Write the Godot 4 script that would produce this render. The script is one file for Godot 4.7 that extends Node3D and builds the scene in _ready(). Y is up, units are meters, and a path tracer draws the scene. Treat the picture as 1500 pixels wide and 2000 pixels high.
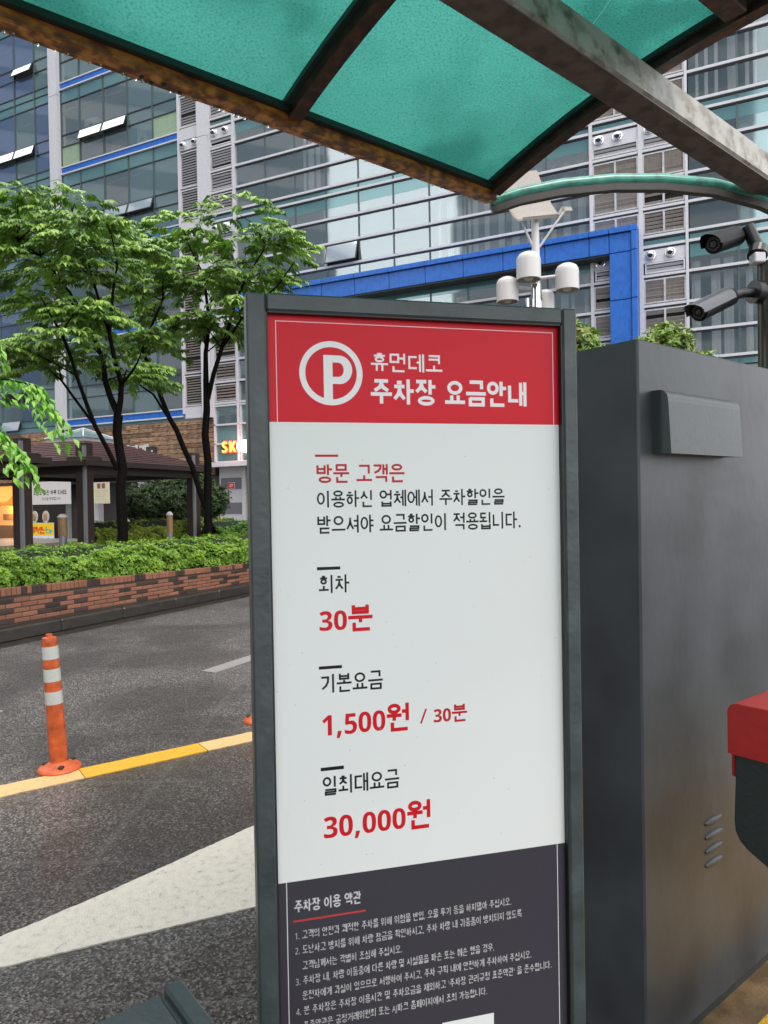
extends Node3D
# Parking fee board under a teal canopy, wet street, planter with trees and a glazed office building.

var rng := RandomNumberGenerator.new()
var used := {}
var M := {}
var T := {}
var box_cache := {}
var quad_cache := {}

func _ready():
	rng.seed = 7
	make_view()
	make_textures()
	make_materials()
	make_ground()
	make_building()
	make_opposite()
	make_planter()
	make_gazebos()
	make_trees()
	make_canopy()
	make_sign()
	make_cabinet()
	make_street_things()

# ---------------------------------------------------------------- view, sky, light
func make_view():
	var cam := Camera3D.new()
	cam.name = "camera"
	var p := deg_to_rad(-0.69)
	var r := deg_to_rad(-1.0)
	var fw := Vector3(0, sin(p), -cos(p))
	var up := Vector3(0, cos(p), sin(p))
	var rt := Vector3(1, 0, 0)
	var r2 := cos(r) * rt + sin(r) * up
	var u2 := -sin(r) * rt + cos(r) * up
	cam.transform = Transform3D(Basis(r2, u2, -fw), Vector3(0, 1.5, 0))
	cam.fov = rad_to_deg(2.0 * atan(1000.0 / 1387.0))
	cam.near = 0.05
	cam.far = 600.0
	add_child(cam)
	cam.current = true
	var we := WorldEnvironment.new()
	we.name = "world"
	var e := Environment.new()
	e.background_mode = Environment.BG_SKY
	var sm := ProceduralSkyMaterial.new()
	sm.sky_top_color = Color(0.93, 0.945, 0.96)
	sm.sky_horizon_color = Color(0.92, 0.925, 0.935)
	sm.sky_curve = 0.25
	sm.ground_bottom_color = Color(0.25, 0.25, 0.26)
	sm.ground_horizon_color = Color(0.5, 0.5, 0.52)
	var sky := Sky.new()
	sky.sky_material = sm
	e.sky = sky
	e.background_energy_multiplier = 1.0
	e.tonemap_mode = Environment.TONE_MAPPER_LINEAR
	e.tonemap_exposure = 2.85
	e.sdfgi_enabled = true
	e.ssao_enabled = true
	e.ssil_enabled = true
	we.environment = e
	add_child(we)
	var sun := DirectionalLight3D.new()
	sun.name = "sun"
	sun.light_energy = 0.3
	sun.light_color = Color(1.0, 0.98, 0.95)
	sun.light_angular_distance = 25.0
	sun.shadow_enabled = true
	add_child(sun)
	sun.rotation_degrees = Vector3(-62, 25, 0)

# ---------------------------------------------------------------- small helpers
func numbered(n: String) -> String:
	if not used.has(n):
		used[n] = 0
		return n
	used[n] += 1
	return "%s_%03d" % [n, used[n]]

func tag(o: Node, label: String, category: String, group := "", kind := ""):
	if label: o.set_meta("label", label)
	if category: o.set_meta("category", category)
	if group: o.set_meta("group", group)
	if kind: o.set_meta("kind", kind)

func thing(called: String, label: String, category: String, at := Vector3.ZERO, turn := 0.0, group := "") -> Node3D:
	var o := Node3D.new()
	o.name = numbered(called)
	add_child(o)
	o.position = at
	o.rotation.y = deg_to_rad(turn)
	tag(o, label, category, group)
	return o

func put(called: String, mesh: Mesh, m: Material, parent: Node, at := Vector3.ZERO, rot := Vector3.ZERO) -> MeshInstance3D:
	var o := MeshInstance3D.new()
	o.name = called if parent != self else numbered(called)
	o.mesh = mesh
	o.material_override = m
	parent.add_child(o, true)
	o.position = at
	o.rotation_degrees = rot
	return o

func start() -> SurfaceTool:
	var st := SurfaceTool.new()
	st.begin(Mesh.PRIMITIVE_TRIANGLES)
	st.set_smooth_group(-1)
	return st

func done(st: SurfaceTool) -> ArrayMesh:
	st.generate_normals()
	return st.commit()

func build(called: String, st: SurfaceTool, m: Material, parent: Node, at := Vector3.ZERO, rot := Vector3.ZERO) -> MeshInstance3D:
	return put(called, done(st), m, parent, at, rot)

func tri(st: SurfaceTool, a: Vector3, b: Vector3, c: Vector3):
	st.add_vertex(a); st.add_vertex(c); st.add_vertex(b)

func face(st: SurfaceTool, pts: Array, centre: Vector3):
	var n: Vector3 = (pts[1] - pts[0]).cross(pts[2] - pts[0])
	var mid := Vector3.ZERO
	for q in pts: mid += q
	mid /= pts.size()
	var flip: bool = n.dot(mid - centre) < 0
	for i in range(1, pts.size() - 1):
		if flip: tri(st, pts[0], pts[i + 1], pts[i])
		else: tri(st, pts[0], pts[i], pts[i + 1])

func bx(st: SurfaceTool, c: Vector3, s: Vector3, b := Basis()):
	var h := s * 0.5
	for a in 3:
		for sg in [-1.0, 1.0]:
			var pts := []
			for k in [[-1, -1], [1, -1], [1, 1], [-1, 1]]:
				var v := Vector3.ZERO
				v[a] = h[a] * sg
				v[(a + 1) % 3] = h[(a + 1) % 3] * k[0]
				v[(a + 2) % 3] = h[(a + 2) % 3] * k[1]
				pts.append(c + b * v)
			face(st, pts, c)

func bbx(st: SurfaceTool, c: Vector3, s: Vector3, r: float, b := Basis()):
	var h := s * 0.5
	r = minf(r, minf(h.x, minf(h.y, h.z)) * 0.9)
	var g := h - Vector3(r, r, r)
	for a in 3:
		var i := (a + 1) % 3
		var j := (a + 2) % 3
		for sg in [-1.0, 1.0]:
			var pts := []
			for k in [[-1, -1], [1, -1], [1, 1], [-1, 1]]:
				var v := Vector3.ZERO
				v[a] = h[a] * sg; v[i] = g[i] * k[0]; v[j] = g[j] * k[1]
				pts.append(c + b * v)
			face(st, pts, c)
		for s1 in [-1.0, 1.0]:
			for s2 in [-1.0, 1.0]:
				var q := []
				for k in [[-1, 0], [1, 0], [1, 1], [-1, 1]]:
					var v := Vector3.ZERO
					v[a] = g[a] * k[0]
					v[i] = (h[i] if k[1] == 0 else g[i]) * s1
					v[j] = (g[j] if k[1] == 0 else h[j]) * s2
					q.append(c + b * v)
				face(st, q, c)
	for sx in [-1.0, 1.0]:
		for sy in [-1.0, 1.0]:
			for sz in [-1.0, 1.0]:
				face(st, [c + b * Vector3(h.x * sx, g.y * sy, g.z * sz), c + b * Vector3(g.x * sx, h.y * sy, g.z * sz), c + b * Vector3(g.x * sx, g.y * sy, h.z * sz)], c)

func box_mesh(s: Vector3) -> BoxMesh:
	var k := "%.3f,%.3f,%.3f" % [s.x, s.y, s.z]
	if not box_cache.has(k):
		var m := BoxMesh.new()
		m.size = s
		box_cache[k] = m
	return box_cache[k]

func bev(s: Vector3, r: float) -> Mesh:
	var k := "b%.3f,%.3f,%.3f,%.4f" % [s.x, s.y, s.z, r]
	if not box_cache.has(k):
		var st := start()
		bbx(st, Vector3.ZERO, s, r)
		box_cache[k] = done(st)
	return box_cache[k]

func frame_of(d: Vector3) -> Basis:
	var u := d.normalized()
	var a := Vector3.UP if absf(u.y) < 0.95 else Vector3.RIGHT
	var x := a.cross(u).normalized()
	return Basis(x, u.cross(x), u)

func tube(st: SurfaceTool, pts: Array, radii: Array, n := 8, caps := true):
	st.set_smooth_group(1)
	var rings := []
	var b := frame_of(pts[1] - pts[0])
	for i in pts.size():
		var d: Vector3 = (pts[mini(i + 1, pts.size() - 1)] - pts[maxi(i - 1, 0)]).normalized()
		var x := (b.x - d * b.x.dot(d)).normalized()
		b = Basis(x, d.cross(x), d)
		var ring := []
		for k in n:
			var a := TAU * k / n
			ring.append(pts[i] + (b.x * cos(a) + b.y * sin(a)) * radii[i])
		rings.append(ring)
	for i in pts.size() - 1:
		var mid: Vector3 = (pts[i] + pts[i + 1]) * 0.5
		for k in n:
			face(st, [rings[i][k], rings[i][(k + 1) % n], rings[i + 1][(k + 1) % n], rings[i + 1][k]], mid)
	st.set_smooth_group(-1)
	if caps:
		face(st, rings[0], pts[1])
		face(st, rings[-1], pts[-2])

func lathe(st: SurfaceTool, prof: Array, n := 24, xf := Transform3D(), smooth := true):
	# prof: [radius, y] from bottom to top; kinks stay sharp where points are repeated
	for i in prof.size() - 1:
		var p: Array = prof[i]
		var q: Array = prof[i + 1]
		if p[0] == q[0] and p[1] == q[1]: continue
		st.set_smooth_group(i + 2 if smooth else -1)
		for k in n:
			var a := TAU * k / n
			var c := TAU * (k + 1) / n
			var A := Vector3(cos(a) * p[0], p[1], sin(a) * p[0])
			var B := Vector3(cos(c) * p[0], p[1], sin(c) * p[0])
			var C := Vector3(cos(c) * q[0], q[1], sin(c) * q[0])
			var D := Vector3(cos(a) * q[0], q[1], sin(a) * q[0])
			# outside of the wall that goes from p to q
			if p[0] > 1e-6: tri(st, xf * A, xf * C, xf * B)
			if q[0] > 1e-6: tri(st, xf * A, xf * D, xf * C)
	st.set_smooth_group(-1)

func extrude(st: SurfaceTool, poly: PackedVector2Array, z0: float, z1: float, xf := Transform3D()):
	var idx := Geometry2D.triangulate_polygon(poly)
	if Geometry2D.is_polygon_clockwise(poly):
		poly.reverse()
		idx = Geometry2D.triangulate_polygon(poly)
	for i in range(0, idx.size(), 3):
		var a := poly[idx[i]]
		var b := poly[idx[i + 1]]
		var c := poly[idx[i + 2]]
		if (b - a).cross(c - a) < 0:
			var t := b
			b = c
			c = t
		tri(st, xf * Vector3(a.x, a.y, z1), xf * Vector3(b.x, b.y, z1), xf * Vector3(c.x, c.y, z1))
		tri(st, xf * Vector3(a.x, a.y, z0), xf * Vector3(c.x, c.y, z0), xf * Vector3(b.x, b.y, z0))
	for i in poly.size():
		var a := poly[i]
		var b := poly[(i + 1) % poly.size()]
		# poly runs anticlockwise seen from +z
		tri(st, xf * Vector3(a.x, a.y, z0), xf * Vector3(b.x, b.y, z0), xf * Vector3(b.x, b.y, z1))
		tri(st, xf * Vector3(a.x, a.y, z0), xf * Vector3(b.x, b.y, z1), xf * Vector3(a.x, a.y, z1))

func flat_bar(st: SurfaceTool, pts: Array, side: Vector3, w: float, t: float):
	# rectangular bar swept along pts; w along side, t across
	var rings := []
	for i in pts.size():
		var d: Vector3 = (pts[mini(i + 1, pts.size() - 1)] - pts[maxi(i - 1, 0)]).normalized()
		var n := d.cross(side).normalized()
		rings.append([pts[i] + side * w * 0.5 + n * t * 0.5, pts[i] - side * w * 0.5 + n * t * 0.5, pts[i] - side * w * 0.5 - n * t * 0.5, pts[i] + side * w * 0.5 - n * t * 0.5])
	for i in pts.size() - 1:
		var mid: Vector3 = (pts[i] + pts[i + 1]) * 0.5
		for k in 4:
			face(st, [rings[i][k], rings[i][(k + 1) % 4], rings[i + 1][(k + 1) % 4], rings[i + 1][k]], mid)
	face(st, rings[0], pts[1])
	face(st, rings[-1], pts[-2])

func multi(called: String, mesh: Mesh, m: Material, xs: Array, cols: Array, parent: Node) -> MultiMeshInstance3D:
	var mm := MultiMesh.new()
	mm.transform_format = MultiMesh.TRANSFORM_3D
	mm.use_colors = true
	mm.mesh = mesh
	mm.instance_count = xs.size()
	for i in xs.size():
		mm.set_instance_transform(i, xs[i])
		mm.set_instance_color(i, cols[i])
	var o := MultiMeshInstance3D.new()
	o.name = called
	o.multimesh = mm
	o.material_override = m
	parent.add_child(o, true)
	o.set_meta("kind", "stuff")
	return o

# ---------------------------------------------------------------- textures and materials
func ntex(seed_: int, freq: float, type: int, oct: int, ramp: Array, size := 512, nrm := 0.0, cell := 0) -> NoiseTexture2D:
	var n := FastNoiseLite.new()
	n.seed = seed_
	n.frequency = freq
	n.noise_type = type
	n.fractal_octaves = oct
	n.fractal_type = FastNoiseLite.FRACTAL_FBM if oct > 1 else FastNoiseLite.FRACTAL_NONE
	n.cellular_return_type = cell
	var t := NoiseTexture2D.new()
	t.width = size
	t.height = size
	t.seamless = true
	t.noise = n
	if nrm > 0.0:
		t.as_normal_map = true
		t.bump_strength = nrm
	elif ramp.size():
		var g := Gradient.new()
		g.offsets = PackedFloat32Array(ramp.map(func(r): return r[0]))
		g.colors = PackedColorArray(ramp.map(func(r): return r[1] if r[1] is Color else Color(r[1], r[1], r[1])))
		t.color_ramp = g
	return t

func make_textures():
	var S := FastNoiseLite.TYPE_SIMPLEX_SMOOTH
	var C := FastNoiseLite.TYPE_CELLULAR
	T.fine = ntex(1, 0.02, S, 6, [[0.0, 0.9], [1.0, 1.0]])
	T.blotch = ntex(2, 0.008, S, 4, [[0.2, 0.74], [0.5, 0.92], [0.8, 1.0]])
	T.streak = ntex(3, 0.010, S, 5, [[0.2, 0.84], [0.55, 0.97], [1.0, 1.0]])
	T.grain_n = ntex(4, 0.09, S, 3, [], 512, 3.0)
	T.peel_n = ntex(5, 0.05, S, 2, [], 512, 2.0)
	T.stone = ntex(6, 0.012, S, 5, [[0.2, Color(0.45, 0.36, 0.3)], [0.45, Color(0.85, 0.8, 0.75)], [0.7, Color(1, 0.97, 0.93)]])
	T.rust = ntex(7, 0.012, S, 6, [[0.25, Color(0.36, 0.24, 0.19)], [0.5, Color(0.46, 0.33, 0.26)], [0.65, Color(0.56, 0.38, 0.26)], [0.8, Color(0.68, 0.42, 0.20)]])
	T.amber = ntex(17, 0.010, S, 6, [[0.25, Color(0.40, 0.25, 0.17)], [0.45, Color(0.58, 0.38, 0.22)], [0.6, Color(0.82, 0.56, 0.24)], [0.78, Color(0.90, 0.66, 0.34)]])
	T.beam = ntex(8, 0.009, S, 6, [[0.22, Color(0.40, 0.33, 0.26)], [0.34, Color(0.62, 0.57, 0.50)], [0.45, Color(0.78, 0.76, 0.72)], [0.8, Color(0.86, 0.84, 0.81)]])
	T.teal = ntex(9, 0.06, S, 6, [[0.14, Color(0.15, 0.42, 0.40)], [0.28, Color(0.27, 0.61, 0.56)], [0.55, Color(0.32, 0.67, 0.615)], [0.85, Color(0.37, 0.70, 0.65)]], 1024)
	T.teal_low = ntex(10, 0.006, S, 3, [[0.25, 0.86], [0.6, 1.0]])
	T.asphalt = ntex(11, 0.11, C, 1, [[0.0, 0.30], [0.35, 0.52], [0.7, 0.70], [0.9, 0.9], [1.0, 1.0]], 1024, 0.0, FastNoiseLite.RETURN_CELL_VALUE)
	T.asphalt_n = ntex(11, 0.11, C, 1, [], 1024, 26.0, FastNoiseLite.RETURN_DISTANCE)
	T.asphalt_r = ntex(12, 0.006, S, 4, [[0.3, 0.30], [0.5, 0.42], [0.75, 0.55]], 512)
	T.puddle = ntex(13, 0.006, S, 4, [[0.3, 0.72], [0.6, 1.0]], 512)
	T.paint = ntex(14, 0.02, S, 6, [[0.08, 0.7], [0.2, 0.93], [0.5, 0.98], [0.8, 1.0]], 1024)
	T.bark = ntex(15, 0.02, S, 5, [[0.3, 0.55], [0.7, 1.0]])
	var im := Image.create(4, 4, false, Image.FORMAT_RGB8)
	im.fill(Color.WHITE)
	T.worn = ntex(21, 0.008, S, 6, [[0.15, 0.72], [0.35, 0.86], [0.6, 0.90], [0.72, 0.93], [0.8, 1.0]])
	T.mottle = ntex(22, 0.005, S, 5, [[0.2, Color(0.62, 0.72, 0.71)], [0.42, Color(0.86, 0.91, 0.90)], [0.7, Color(1, 1, 1)]])
	T.white = ImageTexture.create_from_image(im)

func mat(key: String, c: Color, rough: float, metal := 0.0, tex: Texture2D = null, scale := Vector3.ONE, nrm: Texture2D = null, nstr := 0.5) -> StandardMaterial3D:
	var m := StandardMaterial3D.new()
	m.resource_name = key
	m.albedo_color = c.linear_to_srgb()
	m.roughness = rough
	m.metallic = metal
	if tex or nrm:
		m.uv1_triplanar = true
		m.uv1_world_triplanar = true
		m.uv1_scale = scale
	if tex: m.albedo_texture = tex
	if nrm:
		m.normal_enabled = true
		m.normal_texture = nrm
		m.normal_scale = nstr
	M[key] = m
	return m

func glass(key: String, c: Color, alpha: float, metal: float) -> StandardMaterial3D:
	var m := mat(key, c, 0.04, metal)
	m.albedo_color.a = alpha
	m.transparency = BaseMaterial3D.TRANSPARENCY_ALPHA
	m.albedo_texture = T.white
	m.metallic_specular = 0.6
	return m

func glow(key: String, c: Color, e: float) -> StandardMaterial3D:
	var m := mat(key, c, 0.5)
	m.emission_enabled = true
	m.emission = c.linear_to_srgb()
	m.emission_energy_multiplier = e
	return m

func make_materials():
	var g := Vector3(3, 3, 3)
	mat("frame_paint", Color(0.066, 0.081, 0.083), 0.40, 0.0, T.worn, Vector3(1.7, 1.7, 1.7), T.peel_n, 0.35)
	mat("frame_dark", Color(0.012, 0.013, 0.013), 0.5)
	var cab := mat("cabinet_paint", Color(0.054, 0.060, 0.066), 0.40, 0.0, T.blotch, Vector3(0.9, 0.5, 0.9), T.peel_n, 0.10)
	cab.metallic_specular = 0.45
	mat("hood_paint", Color(0.056, 0.066, 0.067), 0.40, 0.0, T.fine, Vector3(3, 3, 3), T.peel_n, 0.2)
	mat("gate_paint", Color(0.030, 0.048, 0.052), 0.35, 0.0, T.fine, Vector3(3, 3, 3), T.peel_n, 0.25)
	mat("machine_dark", Color(0.025, 0.032, 0.030), 0.45, 0.0, T.fine, g, T.peel_n, 0.3)
	mat("machine_red", Color(0.42, 0.018, 0.016), 0.35, 0.0, T.fine, g, T.peel_n, 0.2)
	mat("rust", Color(0.36, 0.33, 0.32), 0.45, 0.0, T.rust, Vector3(3, 3, 3), T.grain_n, 0.4)
	mat("amber", Color(0.98, 0.88, 0.78), 0.3, 0.0, T.amber, Vector3(3, 3, 3), T.grain_n, 0.4)
	mat("beam", Color(0.56, 0.555, 0.54), 0.45, 0.0, T.beam, Vector3(2.6, 2.6, 2.6), T.grain_n, 0.3)
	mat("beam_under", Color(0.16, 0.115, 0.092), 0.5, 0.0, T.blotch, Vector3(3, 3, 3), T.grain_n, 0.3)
	mat("gasket", Color(0.012, 0.035, 0.028), 0.5, 0.0, T.fine, g)
	mat("arch_green", Color(0.06, 0.30, 0.23), 0.22, 0.0, T.blotch, Vector3(4, 4, 4))
	mat("arch_dark", Color(0.07, 0.062, 0.055), 0.5, 0.0, T.fine, g, T.grain_n, 0.3)
	var t := mat("teal_sheet", Color(0.98, 0.98, 0.98), 0.4, 0.0, T.teal, Vector3(1.6, 1.6, 1.6), T.peel_n, 0.3)
	t.backlight_enabled = true
	t.backlight = Color(1, 1, 1)
	t.detail_enabled = true
	t.detail_albedo = T.mottle
	t.detail_blend_mode = BaseMaterial3D.BLEND_MODE_MUL
	t.detail_uv_layer = BaseMaterial3D.DETAIL_UV_2
	t.uv2_triplanar = true
	t.uv2_world_triplanar = true
	t.uv2_scale = Vector3(0.55, 0.55, 0.55)
	var sc := mat("scratch", Color(0.20, 0.47, 0.42), 0.6)
	sc.backlight_enabled = true
	sc.backlight = Color(0.26, 0.52, 0.48)
	mat("white_metal", Color(0.60, 0.595, 0.635), 0.45, 0.0, T.fine, Vector3(1, 1, 1))
	mat("white_metal_old", Color(0.50, 0.49, 0.51), 0.5, 0.0, T.streak, Vector3(2.5, 0.5, 2.5))
	mat("slat_beige", Color(0.44, 0.39, 0.35), 0.6, 0.0, T.streak, Vector3(3, 0.6, 3))
	mat("slat_grey", Color(0.52, 0.52, 0.54), 0.5)
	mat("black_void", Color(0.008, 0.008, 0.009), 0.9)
	mat("mullion", Color(0.055, 0.085, 0.09), 0.4)
	mat("transom_dark", Color(0.03, 0.035, 0.04), 0.4)
	mat("blue_panel", Color(0.016, 0.135, 0.54), 0.38, 0.0, T.streak, Vector3(1.2, 0.5, 1.2))
	mat("vent_chrome", Color(0.75, 0.75, 0.78), 0.22, 0.9)
	glass("glass_vision", Color(0.54, 0.61, 0.62), 0.36, 0.85)
	glass("glass_tint", Color(0.42, 0.56, 0.58), 0.44, 0.75)
	glass("glass_clear", Color(0.42, 0.50, 0.52), 0.26, 0.8)
	glass("glass_blue", Color(0.32, 0.42, 0.62), 0.5, 0.75)
	mat("glass_teal", Color(0.13, 0.26, 0.275), 0.06, 0.35).metallic_specular = 0.7
	mat("glass_green", Color(0.30, 0.40, 0.28), 0.25, 0.0, T.fine, Vector3(0.6, 0.6, 0.6))
	mat("sash_glass", Color(0.80, 0.86, 0.88), 0.06, 0.9)
	mat("interior", Color(0.24, 0.25, 0.24), 0.8)
	mat("ceiling_white", Color(0.55, 0.55, 0.52), 0.8)
	mat("curtain", Color(0.48, 0.50, 0.50), 0.9)
	mat("carton", Color(0.32, 0.24, 0.15), 0.8, 0.0, T.fine, g)
	mat("steel_cabinet", Color(0.42, 0.43, 0.40), 0.5)
	for k in 4:
		var v: float = [0.75, 0.95, 1.1, 0.55][k]
		mat("stone_%d" % k, Color(0.36 * v, 0.245 * v, 0.165 * v), 0.7, 0.0, T.stone, Vector3(0.7, 2.4, 0.7), T.grain_n, 0.5)
		var w: float = [1.0, 0.86, 1.14, 0.95][k]
		mat("brick_%d" % k, Color(0.27 * w, 0.108 * w, 0.062 * w), 0.55, 0.0, T.fine, Vector3(6, 6, 6), T.grain_n, 0.6)
		var x: float = [1.0, 0.8, 1.25, 1.1][k]
		mat("brick_dark_%d" % k, Color(0.045 * x, 0.025 * x, 0.019 * x), 0.5, 0.0, T.fine, Vector3(6, 6, 6), T.grain_n, 0.6)
	mat("mortar", Color(0.07, 0.05, 0.038), 0.8, 0.0, T.fine, Vector3(4, 4, 4))
	mat("kerb", Color(0.038, 0.031, 0.025), 0.36, 0.0, T.blotch, Vector3(1.4, 1.4, 1.4), T.grain_n, 0.5)
	mat("soil", Color(0.05, 0.035, 0.022), 0.9, 0.0, T.fine, g)
	mat("paving", Color(0.2, 0.19, 0.18), 0.5, 0.0, T.fine, g)
	mat("concrete_wet", Color(0.20, 0.125, 0.06), 0.28, 0.0, T.blotch, Vector3(1.5, 1.5, 1.5), T.grain_n, 0.3)
	mat("gazebo_wood", Color(0.048, 0.026, 0.020), 0.5, 0.0, T.streak, Vector3(9, 0.6, 9))
	mat("gazebo_strip", Color(0.30, 0.29, 0.30), 0.4, 0.4)
	mat("shingle", Color(0.118, 0.05, 0.048), 0.42, 0.0, T.blotch, Vector3(2, 2, 2), T.grain_n, 0.6)
	mat("lantern_glass", Color(0.24, 0.36, 0.38), 0.12, 0.4)
	mat("bark", Color(0.010, 0.0078, 0.0065), 0.8, 0.0, T.bark, Vector3(5, 1.5, 5), T.grain_n, 0.8).metallic_specular = 0.2
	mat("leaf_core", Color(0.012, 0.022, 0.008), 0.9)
	for k in ["leaf", "leaf_glossy"]:
		var l := mat(k, Color(1, 1, 1), 0.38 if k == "leaf_glossy" else 0.5)
		l.vertex_color_use_as_albedo = true
		l.backlight_enabled = true
		l.backlight = Color(0.5, 0.62, 0.3)
	mat("white_paint", Color(0.56, 0.54, 0.53), 0.35)
	mat("plate_cream", Color(0.40, 0.36, 0.325), 0.5, 0.0, T.fine, Vector3(2, 2, 2))
	mat("lamp_inside", Color(0.5, 0.46, 0.42), 0.5)
	mat("chrome", Color(0.7, 0.68, 0.65), 0.12, 1.0)
	mat("camera_grey", Color(0.009, 0.0095, 0.010), 0.5, 0.0, T.fine, Vector3(8, 8, 8)).metallic_specular = 0.3
	mat("camera_black", Color(0.012, 0.012, 0.014), 0.3)
	mat("camera_lens", Color(0.01, 0.01, 0.013), 0.05).metallic_specular = 0.8
	mat("silver_hood", Color(0.12, 0.12, 0.13), 0.3, 0.5, T.fine, Vector3(10, 10, 10))
	mat("pole_dark", Color(0.07, 0.066, 0.055), 0.3, 0.6, T.streak, Vector3(6, 0.8, 6))
	mat("post_orange", Color(0.64, 0.115, 0.024), 0.48, 0.0, T.worn, Vector3(3, 3, 3))
	mat("post_white", Color(0.56, 0.57, 0.54), 0.35, 0.0, T.fine, Vector3(5, 5, 5))
	mat("road_white", Color(0.70, 0.63, 0.54), 0.5, 0.0, T.paint, Vector3(1.1, 1.1, 1.1), T.asphalt_n, 0.14)
	mat("road_white_worn", Color(0.29, 0.265, 0.26), 0.45, 0.0, T.paint, Vector3(4, 4, 4), T.asphalt_n, 0.2)
	mat("road_yellow", Color(0.68, 0.36, 0.02), 0.45, 0.0, T.paint, Vector3(1.3, 1.3, 1.3), T.asphalt_n, 0.12)
	mat("road_yellow_worn", Color(0.66, 0.43, 0.19), 0.5, 0.0, T.paint, Vector3(1.3, 1.3, 1.3), T.asphalt_n, 0.12)
	mat("tan_wood", Color(0.42, 0.24, 0.11), 0.5, 0.0, T.streak, Vector3(8, 1, 8))
	mat("cream", Color(0.60, 0.56, 0.46), 0.5)
	mat("wall_light", Color(0.50, 0.49, 0.50), 0.6, 0.0, T.fine, Vector3(1, 1, 1))
	mat("wall_grey", Color(0.12, 0.12, 0.135), 0.5)
	mat("shop_dark", Color(0.035, 0.032, 0.03), 0.4)
	mat("opp_wall", Color(0.32, 0.33, 0.36), 0.6)
	mat("opp_glass", Color(0.10, 0.14, 0.18), 0.1, 0.3)
	mat("sign_red_small", Color(0.55, 0.05, 0.04), 0.4)
	mat("petal", Color(0.6, 0.2, 0.3), 0.6)
	mat("yellow_print", Color(0.72, 0.55, 0.08), 0.5)
	glow("glow_orange", Color(0.9, 0.30, 0.03), 0.12)
	glow("glow_warm", Color(0.8, 0.5, 0.2), 0.14)
	glow("glow_white", Color(1.0, 1.0, 1.0), 0.8)
	glow("glow_red", Color(1.0, 0.06, 0.02), 0.45)
	glow("glow_yellow", Color(1.0, 0.50, 0.08), 0.45)
	var w := mat("water_drop", Color(1, 1, 1), 0.0)
	w.albedo_color.a = 0.05
	w.refraction_enabled = true
	w.refraction_scale = 0.033

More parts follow.
